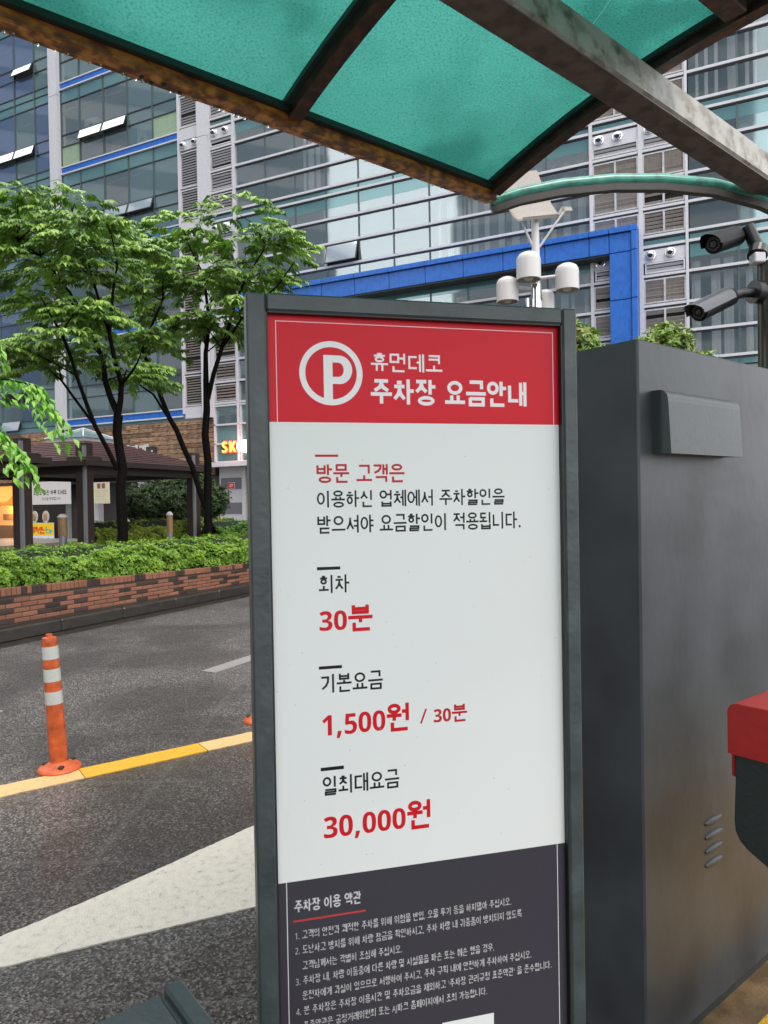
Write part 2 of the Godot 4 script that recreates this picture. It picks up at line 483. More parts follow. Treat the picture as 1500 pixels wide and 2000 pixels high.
# ---------------------------------------------------------------- ground
func make_ground():
	var road := StandardMaterial3D.new()
	road.resource_name = "asphalt"
	road.albedo_color = Color(0.41, 0.375, 0.358).linear_to_srgb()
	road.albedo_texture = T.asphalt
	road.normal_enabled = true
	road.normal_texture = T.asphalt_n
	road.normal_scale = 0.75
	road.roughness = 0.2
	road.uv1_triplanar = true
	road.uv1_world_triplanar = true
	road.uv1_scale = Vector3(1.15, 1.15, 1.15)
	road.metallic_specular = 0.75
	road.detail_enabled = true
	road.detail_albedo = T.puddle
	road.detail_blend_mode = BaseMaterial3D.BLEND_MODE_MUL
	road.detail_uv_layer = BaseMaterial3D.DETAIL_UV_2
	road.uv2_triplanar = true
	road.uv2_world_triplanar = true
	road.uv2_scale = Vector3(0.16, 0.16, 0.16)
	M.asphalt = road
	var st := start()
	st.set_normal(Vector3.UP)
	var s := 300.0
	face(st, [Vector3(-s, 0, -s), Vector3(s, 0, -s), Vector3(s, 0, s), Vector3(-s, 0, s)], Vector3(0, -1, 0))
	var o := build("road", st, road, self)
	tag(o, "wet dark asphalt road surface", "", "", "structure")
	var dd := Vector3(0.819, 0, -0.573)   # along the yellow line
	# yellow line: worn, bright, worn
	var a0 := Vector3(-3.67, 0, -2.54)
	var perp := Vector3(-0.573, 0, -0.819)
	var w := 0.17
	var runs := [[0.0, 2.42, "road_yellow_worn"], [2.424, 3.13, "road_yellow"], [3.134, 7.0, "road_yellow_worn"]]
	for r in runs:
		st = start()
		paint_strip(st, a0 + dd * r[0], a0 + dd * r[1], perp, w)
		o = build("road_line", st, M[r[2]], self)
		tag(o, ["worn pale start of the yellow road line beside the orange post", "freshly painted bright yellow stretch of the road line", "pale far end of the yellow line running behind the fee board"][runs.find(r)], "road marking", "pieces of the yellow road line")
	st = start()
	var arrow := PackedVector2Array()
	var corners := [[-1.62, 2.20], [-1.372, 2.472], [-1.30, 2.543], [-1.09, 2.766], [-0.626, 3.315], [-0.2, 3.75], [-0.05, 3.05], [-0.5, 2.635], [-1.282, 2.306], [-1.62, 2.16]]
	for i in corners.size():
		var a := Vector2(corners[i][0], corners[i][1])
		var b := Vector2(corners[(i + 1) % corners.size()][0], corners[(i + 1) % corners.size()][1])
		var n := maxi(1, int((b - a).length() / 0.022))
		for k in n: arrow.append(a.lerp(b, float(k) / n) + (Vector2(rng.randf_range(-1, 1), rng.randf_range(-1, 1)) * 0.0028 if k > 0 else Vector2.ZERO))
	extrude(st, arrow, 0.0, 0.005, Transform3D(Basis(Vector3(1, 0, 0), Vector3(0, 0, -1), Vector3(0, 1, 0)), Vector3.ZERO))
	o = build("painted_arrow", st, M.road_white, self)
	tag(o, "broad white painted arrow on the asphalt left of the fee board", "road marking")
	st = start()
	paint_strip(st, Vector3(-1.69, 0, -6.45), Vector3(-0.4, 0, -9.0), Vector3(0.876, 0, 0.483), 0.16)
	o = build("lane_line", st, M.road_white_worn, self)
	tag(o, "worn white lane line on the far wet lane", "road marking")
	st = start()
	paint_strip(st, Vector3(-3.86, 0, -3.45), Vector3(-2.97, 0, -5.33), Vector3(0.9, 0, 0.43), 0.12)
	o = build("lane_line", st, M.road_white_worn, self)
	tag(o, "short white lane line at the left edge of the road", "road marking")
	# concrete pad under the cabinet and a yellow painted strip in front of it
	st = start()
	bx(st, Vector3(1.9, -0.028, 0.08), Vector3(3.9, 0.064, 1.9))
	o = build("concrete_pad", st, M.concrete_wet, self, Vector3(0.657, 0, -1.824), Vector3(0, 38.2, 0))
	tag(o, "wet brown concrete pad under the grey cabinet", "", "", "structure")
	st = start()
	bx(st, Vector3(1.4, 0.0385, 0.37), Vector3(2.8, 0.005, 0.50))
	o = build("yellow_strip", st, M.road_yellow, self, Vector3(0.657, 0, -1.824), Vector3(0, 38.2, 0))
	tag(o, "yellow painted strip on the concrete in front of the cabinet", "road marking")

func paint_strip(st: SurfaceTool, a: Vector3, b: Vector3, side: Vector3, w: float):
	var n := maxi(2, int((b - a).length() / 0.03))
	var up := Vector3(0, 0.005, 0)
	var p := a
	var pw := a + side * w
	for i in n:
		var t := float(i + 1) / n
		var q := a.lerp(b, t) + side * rng.randf_range(-0.003, 0.003)
		var qw := a.lerp(b, t) + side * (w + rng.randf_range(-0.003, 0.003))
		var c := (p + qw) * 0.5
		face(st, [p + up, q + up, qw + up, pw + up], c - Vector3(0, 1, 0))
		face(st, [p, q, q + up, p + up], c)
		face(st, [pw, qw, qw + up, pw + up], c)
		p = q
		pw = qw

# ---------------------------------------------------------------- the glazed office building
# local x runs along the facade to the right, z points out of it; storeys of 3.78 m start at 5.32 m
const F0 := 5.32
const FH := 3.78
var bld: Node3D
var panes := []

func in_view(s: float, h: float) -> bool:
	var line := [[-9.0, 29.0], [-5.0, 27.3], [-0.2, 24.6], [3.8, 22.0], [9.0, 18.9], [15.3, 15.3], [20.4, 12.4], [24.0, 14.4], [28.5, 16.3], [40.0, 17.0]]
	if s < -5.2 or s > 29.5: return false
	for i in line.size() - 1:
		if s >= line[i][0] and s <= line[i + 1][0]:
			return h < lerpf(line[i][1], line[i + 1][1], (s - line[i][0]) / (line[i + 1][0] - line[i][0]))
	return false

func pane(m: String, s0: float, s1: float, h0: float, h1: float, d := 0.0):
	panes.append([m, s0, s1, h0, h1, d])

func qbox(s: Vector3) -> BoxMesh:
	return box_mesh(s)

func slab(called: String, m: String, s0: float, s1: float, h0: float, h1: float, d0: float, d1: float, parent: Node = bld) -> MeshInstance3D:
	return put(called, qbox(Vector3(s1 - s0, h1 - h0, d1 - d0)), M[m], parent, Vector3((s0 + s1) / 2, (h0 + h1) / 2, (d0 + d1) / 2))

func louvre(s0: float, s1: float, h0: float, h1: float, slat_m: String, frame_m: String, pitch := 0.095, gap := 0.5, halves := 1):
	var st := start()
	var f := 0.045
	bx(st, Vector3((s0 + s1) / 2, h0 + f / 2, 0.04), Vector3(s1 - s0, f, 0.09))
	bx(st, Vector3((s0 + s1) / 2, h1 - f / 2, 0.04), Vector3(s1 - s0, f, 0.09))
	bx(st, Vector3(s0 + f / 2, (h0 + h1) / 2, 0.04), Vector3(f, h1 - h0 - 2 * f, 0.09))
	bx(st, Vector3(s1 - f / 2, (h0 + h1) / 2, 0.04), Vector3(f, h1 - h0 - 2 * f, 0.09))
	for k in halves - 1:
		bx(st, Vector3(lerpf(s0, s1, float(k + 1) / halves), (h0 + h1) / 2, 0.041), Vector3(f * 1.3, h1 - h0 - 2 * f, 0.088))
	var o := build("louvre", st, M[frame_m], bld)
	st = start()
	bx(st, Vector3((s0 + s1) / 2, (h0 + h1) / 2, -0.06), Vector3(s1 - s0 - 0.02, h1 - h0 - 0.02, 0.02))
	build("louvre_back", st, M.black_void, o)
	st = start()
	var n := maxi(2, int((h1 - h0 - 2 * f) / pitch))
	var p := (h1 - h0 - 2 * f) / n
	for i in n:
		if rng.randf() < 0.03: continue
		var y := h0 + f + (i + 0.5) * p
		var b := Basis(Vector3.RIGHT, deg_to_rad(38.0 + rng.randf_range(-7, 7))) * Basis(Vector3.BACK, rng.randf_range(-0.012, 0.012))
		bx(st, Vector3((s0 + s1) / 2, y, 0.025), Vector3(s1 - s0 - 2 * f, p * (1.0 - gap) * 1.25, 0.008), b)
	var sl := build("slats", st, M[slat_m], o)
	sl.set_meta("kind", "stuff")

func vent(s: float, h: float):
	var st := start()
	lathe(st, [[0.15, 0.0], [0.15, 0.03], [0.15, 0.03], [0.125, 0.035], [0.12, 0.07], [0.09, 0.115], [0.045, 0.135], [0.0, 0.14]], 18, Transform3D(Basis(Vector3.RIGHT, PI / 2), Vector3.ZERO))
	var o := build("vent_cap", st, M.vent_chrome, bld, Vector3(s, h, 0.05))
	st = start()
	extrude(st, PackedVector2Array([Vector2(-0.085, -0.01), Vector2(-0.06, -0.07), Vector2(0, -0.095), Vector2(0.06, -0.07), Vector2(0.085, -0.01), Vector2(0, 0.02)]), 0.06, 0.15)
	build("vent_mouth", st, M.black_void, o)

func make_building():
	bld = thing("office_building", "large glazed office building with white fins, louvred shafts and blue bands", "building", Vector3(-14.53, 0, -32.40), -25.5)
	var hi := F0 + FH * 6
	# body behind the glass: slabs, back wall, cross walls
	for k in 7:
		slab("floor_slab", "ceiling_white", -12, 40, F0 + FH * k - 0.16, F0 + FH * k + 0.02, -4.4, -0.12)
		slab("ceiling", "interior", -12, 40, F0 + FH * k - 0.95, F0 + FH * k - 0.90, -4.4, -0.14)
	slab("back_wall", "interior", -12, 40, 0.0, hi, -4.7, -4.4)
	for s in [-12.0, -0.02, 7.6, 9.2, 24.2, 32.0, 40.0]:
		slab("cross_wall", "interior", s - 0.1, s + 0.1, 0.0, hi, -4.4, -0.12)
	slab("roof", "wall_grey", -12.2, 40.2, hi, hi + 1.2, -9.0, 0.1)
	for k in range(-1, 6):
		storey(k, F0 + FH * k)
	# white columns
	for c in [[-0.22, 0.30], [8.17, 8.62]]:
		var o := slab("column", "white_metal", c[0], c[1], 5.08, hi, -0.1, 0.24)
		for k in 6:
			var j := slab("joint", "transom_dark", c[0] - 0.002, c[1] + 0.002, F0 + FH * k - 0.36, F0 + FH * k - 0.345, -0.1, 0.242, o)
			j.position -= o.position
	place_panes()
	portal()
	facade_base()
	shops()
	# a few cartons and a cabinet behind the third-storey windows
	var base := Vector3(-14.53, 0, -32.40)
	var tb := Basis(Vector3.UP, deg_to_rad(-25.5))
	for c in [[3.25, 16.84, 0.6, 0.75, "carton", "brown carton standing inside the window under the open sash"], [4.75, 16.84, 0.55, 0.95, "steel_cabinet", "pale cabinet inside the window right of the open sash"], [1.75, 18.35, 0.75, 0.6, "steel_cabinet", "pale box seen through the glass above the open sash"]]:
		var st := start()
		bbx(st, Vector3(0, c[3] / 2, 0), Vector3(c[2], c[3], 0.45), 0.012)
		var o := build("storage_box", st, M[c[4]], self, base + tb * Vector3(c[0], c[1], -0.55), Vector3(0, -25.5, 0))
		tag(o, c[5], "box")
		st = start()
		bx(st, Vector3(0, c[3] * 0.5, 0.2275), Vector3(c[2] * 0.3, 0.05, 0.006))
		build("handle", st, M.transom_dark, o)

func storey(k: int, f: float):
	# left wing and first bay
	var left := [-9.4, -8.1, -6.77, -5.43, -4.08, -2.73, -1.38, -0.24]
	var bay := [0.32, 1.46, 2.90, 4.29, 5.69, 7.05]
	var t := 0.05
	if k >= 0:
		for i in left.size() - 1:
			var a: float = left[i] + t / 2
			var b: float = left[i + 1] - t / 2
			var blue: bool = i == 4 or i == 5
			if k <= 3: blue = false
			var gm := "glass_blue" if (blue or rng.randf() < 0.3) else "glass_tint"
			pane("glass_teal", a, b, f + 0.02, f + 0.32)
			pane(gm, a, b, f + 0.35, f + 1.14)
			if not ((k == 3 or k == 0) and (i == 4 or i == 5)) and not (k == 4 and i == 5):
				pane(gm, a, b, f + 1.18, f + 1.68)
			pane(gm, a, b, f + 1.72, f + FH - 0.42)
			pane("glass_teal", a, b, f + FH - 0.40, f + FH)
			slab("mullion", "mullion", left[i] - t / 2, left[i] + t / 2, f, f + FH, -0.06, 0.045)
		for y in [0.0, 0.335, 1.16, 1.70, FH - 0.41]:
			slab("transom", "transom_dark", -9.4, -0.24, f + y - 0.017, f + y + 0.017, -0.055, 0.035)
		for i in bay.size() - 1:
			var a: float = bay[i] + t / 2
			var b: float = bay[i + 1] - t / 2
			var gm := "glass_vision" if rng.randf() < 0.6 else "glass_tint"
			pane("blue", a - 0.021, b + 0.021, f - 0.06, f + 0.19, 0.03)
			var lowm := "glass_green" if (k == 3 and (i == 0 or i == 4)) else gm
			pane(lowm, a, b, f + 0.26, f + 1.12)
			if not ((k == 3 and (i == 1 or i == 2)) or (k == 2 and (i == 3 or i == 2))):
				pane(gm, a, b, f + 1.16, f + 1.64)
			pane(gm, a, b, f + 1.68, f + 3.08)
			pane("glass_teal", a, b, f + 3.12, f + FH - 0.12)
			slab("mullion", "mullion", bay[i] - t / 2, bay[i] + t / 2, f + 0.24, f + FH - 0.1, -0.06, 0.045)
		slab("band_trim", "white_metal", 0.30, 7.05, f - 0.12, f - 0.062, -0.05, 0.09)
		slab("band_trim", "white_metal", 0.30, 7.05, f + 0.192, f + 0.245, -0.05, 0.07)
		for y in [1.14, 1.66, 3.10]:
			slab("transom", "transom_dark", 0.30, 7.05, f + y - 0.018, f + y + 0.018, -0.055, 0.036)
	# louvre shafts left and right of the second column
	if k >= 0:
		for g in [[7.05, 7.16], [8.07, 8.17]]:
			slab("shaft_jamb", "white_metal", g[0], g[1], f, f + FH, -0.05, 0.10)
		slab("shaft_band", "white_metal", 7.16, 8.07, f - 0.20, f + 0.28, -0.05, 0.07)
		slab("shaft_band", "white_metal", 7.16, 8.07, f + FH - 0.60, f + FH - 0.22, -0.05, 0.05)
		louvre(7.16, 8.07, f + 0.30, f + 1.55, "slat_grey" if k > 1 else "slat_beige", "white_metal", 0.1, 0.62)
		louvre(7.16, 8.07, f + 1.62, f + 3.08, "slat_grey" if k > 1 else "slat_beige", "white_metal", 0.1, 0.62)
		vent(7.32, f + FH - 0.38); vent(8.0 - 0.08, f + FH - 0.38)
	fin_storey(k, f)

func fin_storey(k: int, f: float):
	var rel := [0.0, 0.30, 1.15, 2.0, 2.9]
	for j in 5:
		var y: float = f + rel[j]
		if y < 5.5: continue
		for run in [[8.62, 24.92], [24.92, 40.0]]:
			if y < 9.3 and run[0] < 20 and y > 9.05: pass
			slab("fin", "white_metal", run[0] + (0.0 if run[0] < 20 else 0.003), run[1], y - 0.040, y + 0.040, 0.0, 0.08)
			slab("fin_gasket", "transom_dark", run[0] + (0.0 if run[0] < 20 else 0.003), run[1], y - 0.085, y - 0.042, -0.05, 0.03)
	# shaft fields between the fins
	var fields := [[8.70, 9.78, 1], [23.52, 24.86, 2], [24.98, 26.16, 2]]
	for q in fields:
		if k < 0 and q[0] < 20: continue
		var sm: String = "slat_beige"
		if q[0] < 20 and k > 1: sm = "slat_grey"
		var hv: int = q[2]
		var gap := 0.55 if q[0] < 20 else 0.12
		if q[0] > 20 and k >= 1: gap = 0.16
		louvre(q[0], q[1], f + 0.36, f + 1.04, sm, "white_metal_old", 0.1, gap + (0.25 if q[0] > 24.9 and k == 1 else 0.0), hv)
		louvre(q[0], q[1], f + 1.21, f + 1.89, sm, "white_metal_old", 0.1, gap + (0.35 if q[0] > 24.9 and k == 1 else 0.0), hv)
		louvre(q[0], q[1], f + 2.06, f + 2.79, sm, "white_metal_old", 0.1, gap, hv)
		if q[2] == 2 and k == 0:
			louvre(q[0] + 0.04, q[1] - 0.02, f + 2.96, f + 3.28, "slat_grey", "white_metal", 0.08, 0.4)
		else:
			louvre(q[0], q[1], f + 2.96, f + 3.28, "slat_grey", "white_metal", 0.08, 0.45)
		slab("shaft_band", "white_metal", q[0], q[1], f + 3.30, f + FH - 0.10, -0.05, 0.05)
		pane("glass_teal", q[0] + 0.02, q[1] - 0.02, f + 0.04, f + 0.20)
		vent(q[0] + 0.20, f + 3.52); vent(q[0] + 0.75, f + 3.52)
	for g in [[8.62, 8.70], [9.78, 9.90], [23.42, 23.52], [24.86, 24.98], [26.16, 26.24]]:
		slab("shaft_jamb", "white_metal", g[0], g[1], maxf(f, 3.2), f + FH, -0.05, 0.10)
	# glass between the fins
	var cols := [9.90, 11.28, 12.62, 13.95, 15.30, 16.68, 18.04, 19.39, 20.72, 22.07, 23.42]
	var far := [26.24, 27.56, 28.90, 30.25, 31.6]
	for c in [cols, far]:
		for i in c.size() - 1:
			var a: float = c[i] + 0.03
			var b: float = c[i + 1] - 0.03
			if f + FH < 5: continue
			var sash: bool = k == 1 and (i == 3 or i == 4) and a < 23
			var gm := "glass_vision"
			if a > 26: gm = "glass_clear" if rng.randf() < 0.75 else "glass_tint"
			var y0 := f + 0.04
			pane("glass_teal", a, b, y0, f + 0.20)
			pane(gm, a, b, f + 0.34, f + 1.05)
			if not (k == 1 and i == 3 and a < 23) : pane(gm, a, b, f + 1.19, f + 1.90)
			pane(gm, a, b, f + 2.04, f + 2.80)
			pane(gm, a, b, f + 2.94, f + 3.30)
			pane("glass_teal", a, b, f + 3.30, f + FH - 0.10)
			slab("mullion", "mullion", c[i + 1] - 0.03, c[i + 1] + 0.03, f, f + FH, -0.06, 0.02)
			# curtains
			if (a > 20 and rng.randf() < 0.85) or rng.randf() < 0.3:
				var st := start()
				var x := a + rng.randf_range(0.02, 0.2)
				while x < b - 0.1:
					var w := rng.randf_range(0.07, 0.26)
					var folds := maxi(1, int(w / 0.06))
					for q in folds:
						bx(st, Vector3(x + (q + 0.5) * w / folds, f + 1.78, -0.28 + (0.02 if q % 2 else -0.01)), Vector3(w / folds, 2.9, 0.03))
					x += w + rng.randf_range(0.06, 0.32)
				build("curtain", st, M.curtain, bld)

func place_panes():
	var n := 0
	var rest := {}
	for p in panes:
		var cs: float = (p[1] + p[2]) / 2
		var ch: float = (p[3] + p[4]) / 2
		var key: String = p[0]
		var tilt := Vector3(rng.randf_range(-0.25, 0.25), rng.randf_range(-0.35, 0.35), 0)
		var size := Vector3(p[2] - p[1], p[4] - p[3], 0.02 if key == "blue" else 0.010)
		var m: Material = M["blue_panel"] if key == "blue" else M[key]
		if key == "blue" or key == "glass_teal": tilt *= 0.3
		if in_view(cs, ch) and n < 300:
			n += 1
			put("blue_panel" if key == "blue" else "pane", qbox(size), m, bld, Vector3(cs, ch, p[5]), tilt)
		else:
			if not rest.has(key): rest[key] = start()
			bx(rest[key], Vector3(cs, ch, p[5]), size)
	for key in rest:
		var o := build("other_panes", rest[key], M["blue_panel"] if key == "blue" else M[key], bld)
		o.set_meta("kind", "stuff")
	# open top-hung sashes
	for q in [[1.48, 2.88, F0 + FH * 3 + 1.64, 19.0], [2.92, 4.27, F0 + FH * 3 + 1.64, 19.0], [4.31, 5.67, F0 + FH * 2 + 1.64, 19.0], [2.92, 4.27, F0 + FH * 2 + 1.64, 19.0],
			[-4.06, -2.75, F0 + FH * 3 + 1.68, 19.0], [-2.71, -1.40, F0 + FH * 3 + 1.68, 19.0], [-2.71, -1.40, F0 + FH * 4 + 1.68, 24.0], [-4.06, -2.75, F0 + 1.68 - 1.3, 19.0], [1.6, 3.0, F0 + FH * 4 + 1.64, 19.0]]:
		var st := start()
		var w: float = q[1] - q[0]
		bx(st, Vector3(0, -0.26, 0), Vector3(w - 0.06, 0.46, 0.012))
		var o := build("open_sash", st, M.sash_glass, bld, Vector3((q[0] + q[1]) / 2, q[2], 0.05), Vector3(-q[3], 0, 0))
		st = start()
		bx(st, Vector3(0, -0.015, 0), Vector3(w, 0.03, 0.04)); bx(st, Vector3(0, -0.505, 0), Vector3(w, 0.03, 0.04))
		bx(st, Vector3(-w / 2 + 0.015, -0.26, 0), Vector3(0.03, 0.46, 0.04)); bx(st, Vector3(w / 2 - 0.015, -0.26, 0), Vector3(0.03, 0.46, 0.04))
		build("sash_frame", st, M.transom_dark, o)
	for q in [[13.98, 15.27, F0 + FH + 1.92, 17.0]]:
		var st := start()
		var w: float = q[1] - q[0]
		bx(st, Vector3(0, -0.36, 0), Vector3(w - 0.06, 0.68, 0.012))
		var o := build("open_sash", st, M.sash_glass, bld, Vector3((q[0] + q[1]) / 2, q[2], 0.05), Vector3(-q[3], 0, 0))
		st = start()
		bx(st, Vector3(0, -0.715, 0), Vector3(w, 0.03, 0.04)); bx(st, Vector3(-w / 2 + 0.015, -0.36, 0), Vector3(0.03, 0.68, 0.04)); bx(st, Vector3(w / 2 - 0.015, -0.36, 0), Vector3(0.03, 0.68, 0.04))
		build("sash_frame", st, M.transom_dark, o)

func portal():
	# blue frame standing proud of the facade, a dark porch below it
	var p := Node3D.new()
	p.name = "blue_portal"
	bld.add_child(p, true)
	var d := 0.55
	var x := 9.96
	while x < 24.05:
		var x1 := minf(x + 1.35, 24.05)
		put("fascia_panel", bev(Vector3(x1 - x - 0.02, 0.56, d), 0.01), M.blue_panel, p, Vector3((x + x1) / 2, 9.20, d / 2 + 0.02))
		put("cap_panel", bev(Vector3(x1 - x - 0.012, 0.17, d + 0.10), 0.01), M.blue_panel, p, Vector3((x + x1) / 2, 9.572, d / 2 + 0.05))
		x = x1
	put("corner_panel", bev(Vector3(0.62, 0.56, d), 0.01), M.blue_panel, p, Vector3(24.37, 9.20, d / 2 + 0.02))
	put("cap_panel", bev(Vector3(0.80, 0.17, d + 0.10), 0.01), M.blue_panel, p, Vector3(24.462, 9.572, d / 2 + 0.05))
	var y := 8.91
	while y > 0.1:
		var y1 := maxf(y - 1.42, 0.0)
		put("leg_panel", bev(Vector3(0.62, y - y1 - 0.02, d), 0.01), M.blue_panel, p, Vector3(24.37, (y + y1) / 2, d / 2 + 0.02))
		put("leg_edge", bev(Vector3(0.16, y - y1 - 0.014, d + 0.10), 0.01), M.blue_panel, p, Vector3(24.772, (y + y1) / 2, d / 2 + 0.05))
		put("leg_panel", bev(Vector3(0.62, y - y1 - 0.02, d), 0.01), M.blue_panel, p, Vector3(11.6, (y + y1) / 2, d / 2 + 0.02))
		y = y1
	put("leg_edge", bev(Vector3(0.16, 0.56, d + 0.10), 0.01), M.blue_panel, p, Vector3(24.772, 9.20, d / 2 + 0.05))
	put("soffit", box_mesh(Vector3(14.1, 0.04, d - 0.05)), M.shop_dark, p, Vector3(17.0, 8.895, d / 2))

func facade_base():
	# band of long brown stones between the shops and the glass
	var o := slab("stone_band", "mortar", -12, 8.64, 2.76, 5.06, -0.1, 0.06)
	var y := 2.78
	while y < 5.0:
		var hh := 0.185
		var x := -6.5 + rng.randf_range(-0.5, 0)
		while x < 8.64:
			var w := rng.randf_range(0.7, 1.7)
			var x1 := minf(x + w, 8.64)
			if x1 > -6.5 and x1 - x > 0.05:
				var r := rng.randf()
				put("stone", bev(Vector3(snappedf(x1 - x - 0.012, 0.002), hh - 0.012, 0.05), 0.008), M["stone_%d" % (0 if r < 0.4 else (1 if r < 0.65 else (2 if r < 0.85 else 3)))], o, Vector3((x + x1) / 2, y + hh / 2, 0.085 + rng.randf_range(-0.008, 0.012)) - o.position)
			x = x1
		y += hh + 0.003
	slab("sill_band", "glass_teal", -12, 8.17, 5.08, 5.30, -0.05, 0.02)
	slab("sill_band", "wall_grey", -12, 8.17, 5.05, 5.09, -0.05, 0.08)
	# lower corner left of the fee board
	for q in [[8.66, 9.92, 4.78, 5.50, "glass_tint"], [8.66, 9.92, 4.02, 4.74, "glass_teal"], [8.66, 9.92, 3.32, 3.98, "glass_teal"], [9.99, 11.3, 4.78, 5.5, "glass_tint"], [9.99, 11.3, 4.02, 4.74, "glass_teal"], [9.99, 11.3, 3.32, 3.98, "glass_teal"]]:
		slab("pane", q[4], q[0], q[1], q[2], q[3], -0.02, 0.0)
	for y2 in [5.52, 4.76, 4.0, 3.27]:
		slab("rail", "white_metal", 8.62, 23.4, y2 - 0.03, y2 + 0.03, -0.03, 0.10)
	slab("rail", "white_metal", 9.92, 9.99, 3.3, 5.49, -0.03, 0.08)
	slab("canopy_edge", "white_metal", 8.62, 23.4, 3.06, 3.24, -0.1, 0.55)
	# ground storey wall of light and dark bands
	slab("pier", "wall_light", 8.80, 9.95, 0.0, 3.06, -0.1, 0.02)
	for b in [[2.18, 2.63], [1.19, 1.64]]:
		slab("dark_band", "wall_grey", 8.88, 9.90, b[0], b[1], 0.021, 0.035)
	slab("pilaster", "wall_light", 9.96, 10.15, 0.0, 3.06, -0.05, 0.12)
	slab("ground_wall", "wall_light", 10.15, 23.4, 0.0, 3.06, -0.4, -0.3)
	slab("ground_wall", "shop_dark", 26.3, 40, 0.0, 3.2, -0.4, -0.3)
	slab("ground_wall", "wall_grey", 23.4, 26.3, 0.0, 1.6, -0.4, -0.05)
	slab("pier", "shop_dark", 7.0, 8.78, 0.0, 2.74, -0.3, -0.05)

func shops():
	var base := Vector3(-14.53, 0, -32.40)
	var tb := Basis(Vector3.UP, deg_to_rad(-25.5))
	# shop fronts below the stone band
	slab("shop_lintel", "shop_dark", -12, 7.0, 2.60, 2.75, -0.3, 0.02)
	slab("shop_glass", "shop_dark", -2.6, 7.0, 0.0, 2.60, -0.32, -0.26)
	for x in [-2.62, 1.95, 4.6, 6.9]:
		slab("shop_pier", "wall_light", x - 0.16, x + 0.16, 0.0, 2.60, -0.25, 0.03)
	for q in [[3.15, 4.4, 1.30, 2.0, "wall_light"], [3.2, 3.9, 0.2, 1.2, "white_paint"]]:
		slab("shop_panel", q[4], q[0], q[1], q[2], q[3], -0.25, -0.2)
	# lit room on the left
	slab("shop_back", "glow_warm", -9.0, -2.7, 0.0, 1.72, -0.9, -0.85)
	for q in [[-8.2, -7.0, 0.9, 1.25, "carton"], [-6.6, -5.6, 0.95, 1.4, "cream"], [-5.3, -4.5, 1.0, 1.3, "carton"], [-4.3, -3.5, 0.95, 1.15, "tan_wood"], [-3.4, -2.9, 0.9, 1.45, "shop_dark"]]:
		slab("shop_shelf", q[4], q[0], q[1], q[2], q[3], -0.84, -0.78)
	slab("shop_counter", "tan_wood", -9.0, -2.7, 0.0, 0.75, -0.8, -0.4)
	var o := thing("shop_awning", "orange lit shop awning at the far left behind the pavilion", "awning", base + tb * Vector3(-5.2, 1.74, 0.1), -25.5)
	var st := start()
	extrude(st, PackedVector2Array([Vector2(-0.1, 0.0), Vector2(0.75, 0.0), Vector2(0.75, 0.14), Vector2(-0.1, 0.92)]), -2.4, 2.4, Transform3D(Basis(Vector3(0, 0, 1), Vector3(0, 1, 0), Vector3(-1, 0, 0)), Vector3.ZERO))
	build("cover", st, M.glow_orange, o)
	st = start()
	bx(st, Vector3(0, -0.02, 0.4), Vector3(4.8, 0.03, 0.9))
	build("edge_rail", st, M.shop_dark, o)
	# banner with a printed line of text
	var im := Image.create(512, 180, false, Image.FORMAT_RGB8)
	im.fill(Color(0.80, 0.78, 0.77))
	var cv := Canvas.new(im)
	text(cv, "오늘도 좋은 하루 되세요", 40, 470, 66, 104, 0.13, Color(0.12, 0.12, 0.13))
	text(cv, "오신걸 환영합니다", 150, 390, 124, 146, 0.12, Color(0.25, 0.25, 0.26))
	o = print_board("shop_banner", im, Vector2(2.62, 1.02), base + tb * Vector3(-0.62, 2.24, 0.30), -25.5)
	tag(o, "wide white banner with dark printed lines seen under the pavilion roof", "banner")
	im = Image.create(256, 160, false, Image.FORMAT_RGB8)
	im.fill(Color(0.93, 0.78, 0.16))
	var r2 := RandomNumberGenerator.new()
	r2.seed = 5
	cv = Canvas.new(im)
	for i in 40:
		cv.ellipse(Vector2(r2.randf_range(24, 156), r2.randf_range(28, 78)), Vector2(r2.randf_range(6, 15), r2.randf_range(4, 10)), Color(r2.randf_range(0.75, 0.95), r2.randf_range(0.3, 0.55), 0.14))
	for i in 14:
		cv.ellipse(Vector2(r2.randf_range(176, 236), r2.randf_range(30, 76)), Vector2(8, 6), Color(0.35, 0.62, 0.40) if r2.randf() < 0.6 else Color(0.35, 0.65, 0.75))
	cv.rect(0, 92, 256, 160, Color(0.82, 0.84, 0.92))
	text(cv, "주문하는 곳", 40, 216, 108, 140, 0.13, Color(0.55, 0.58, 0.74))
	o = print_board("menu_board", im, Vector2(1.6, 1.0), base + tb * Vector3(-1.2, 0.37, 0.34), -25.5)
	tag(o, "yellow and white food poster low in the shop front", "poster")
	for q in [[-1.70, "left oval food picture hanging under the white banner"], [-0.96, "right oval food picture hanging under the white banner"]]:
		st = start()
		lathe(st, [[0.0, 0.0], [0.21, 0.0], [0.21, 0.0], [0.21, 0.04], [0.21, 0.04], [0.16, 0.045], [0.0, 0.045]], 20, Transform3D(Basis(Vector3(1, 0, 0), Vector3(0, 0, 1), Vector3(0, -1.35, 0)), Vector3.ZERO))
		o = build("oval_sign", st, M.wall_light, self, base + tb * Vector3(q[0], 1.15, 0.25), Vector3(0, -25.5, 0))
		tag(o, q[1], "sign")
		st = start()
		lathe(st, [[0.0, 0.046], [0.14, 0.046], [0.14, 0.046], [0.10, 0.07], [0.0, 0.075]], 16, Transform3D(Basis(Vector3(1, 0, 0), Vector3(0, 0, 1), Vector3(0, -1.3, 0)), Vector3.ZERO))
		build("picture", st, M.tan_wood, o)
	im = Image.create(128, 120, false, Image.FORMAT_RGB8)
	im.fill(Color(0.78, 0.75, 0.64))
	cv = Canvas.new(im)
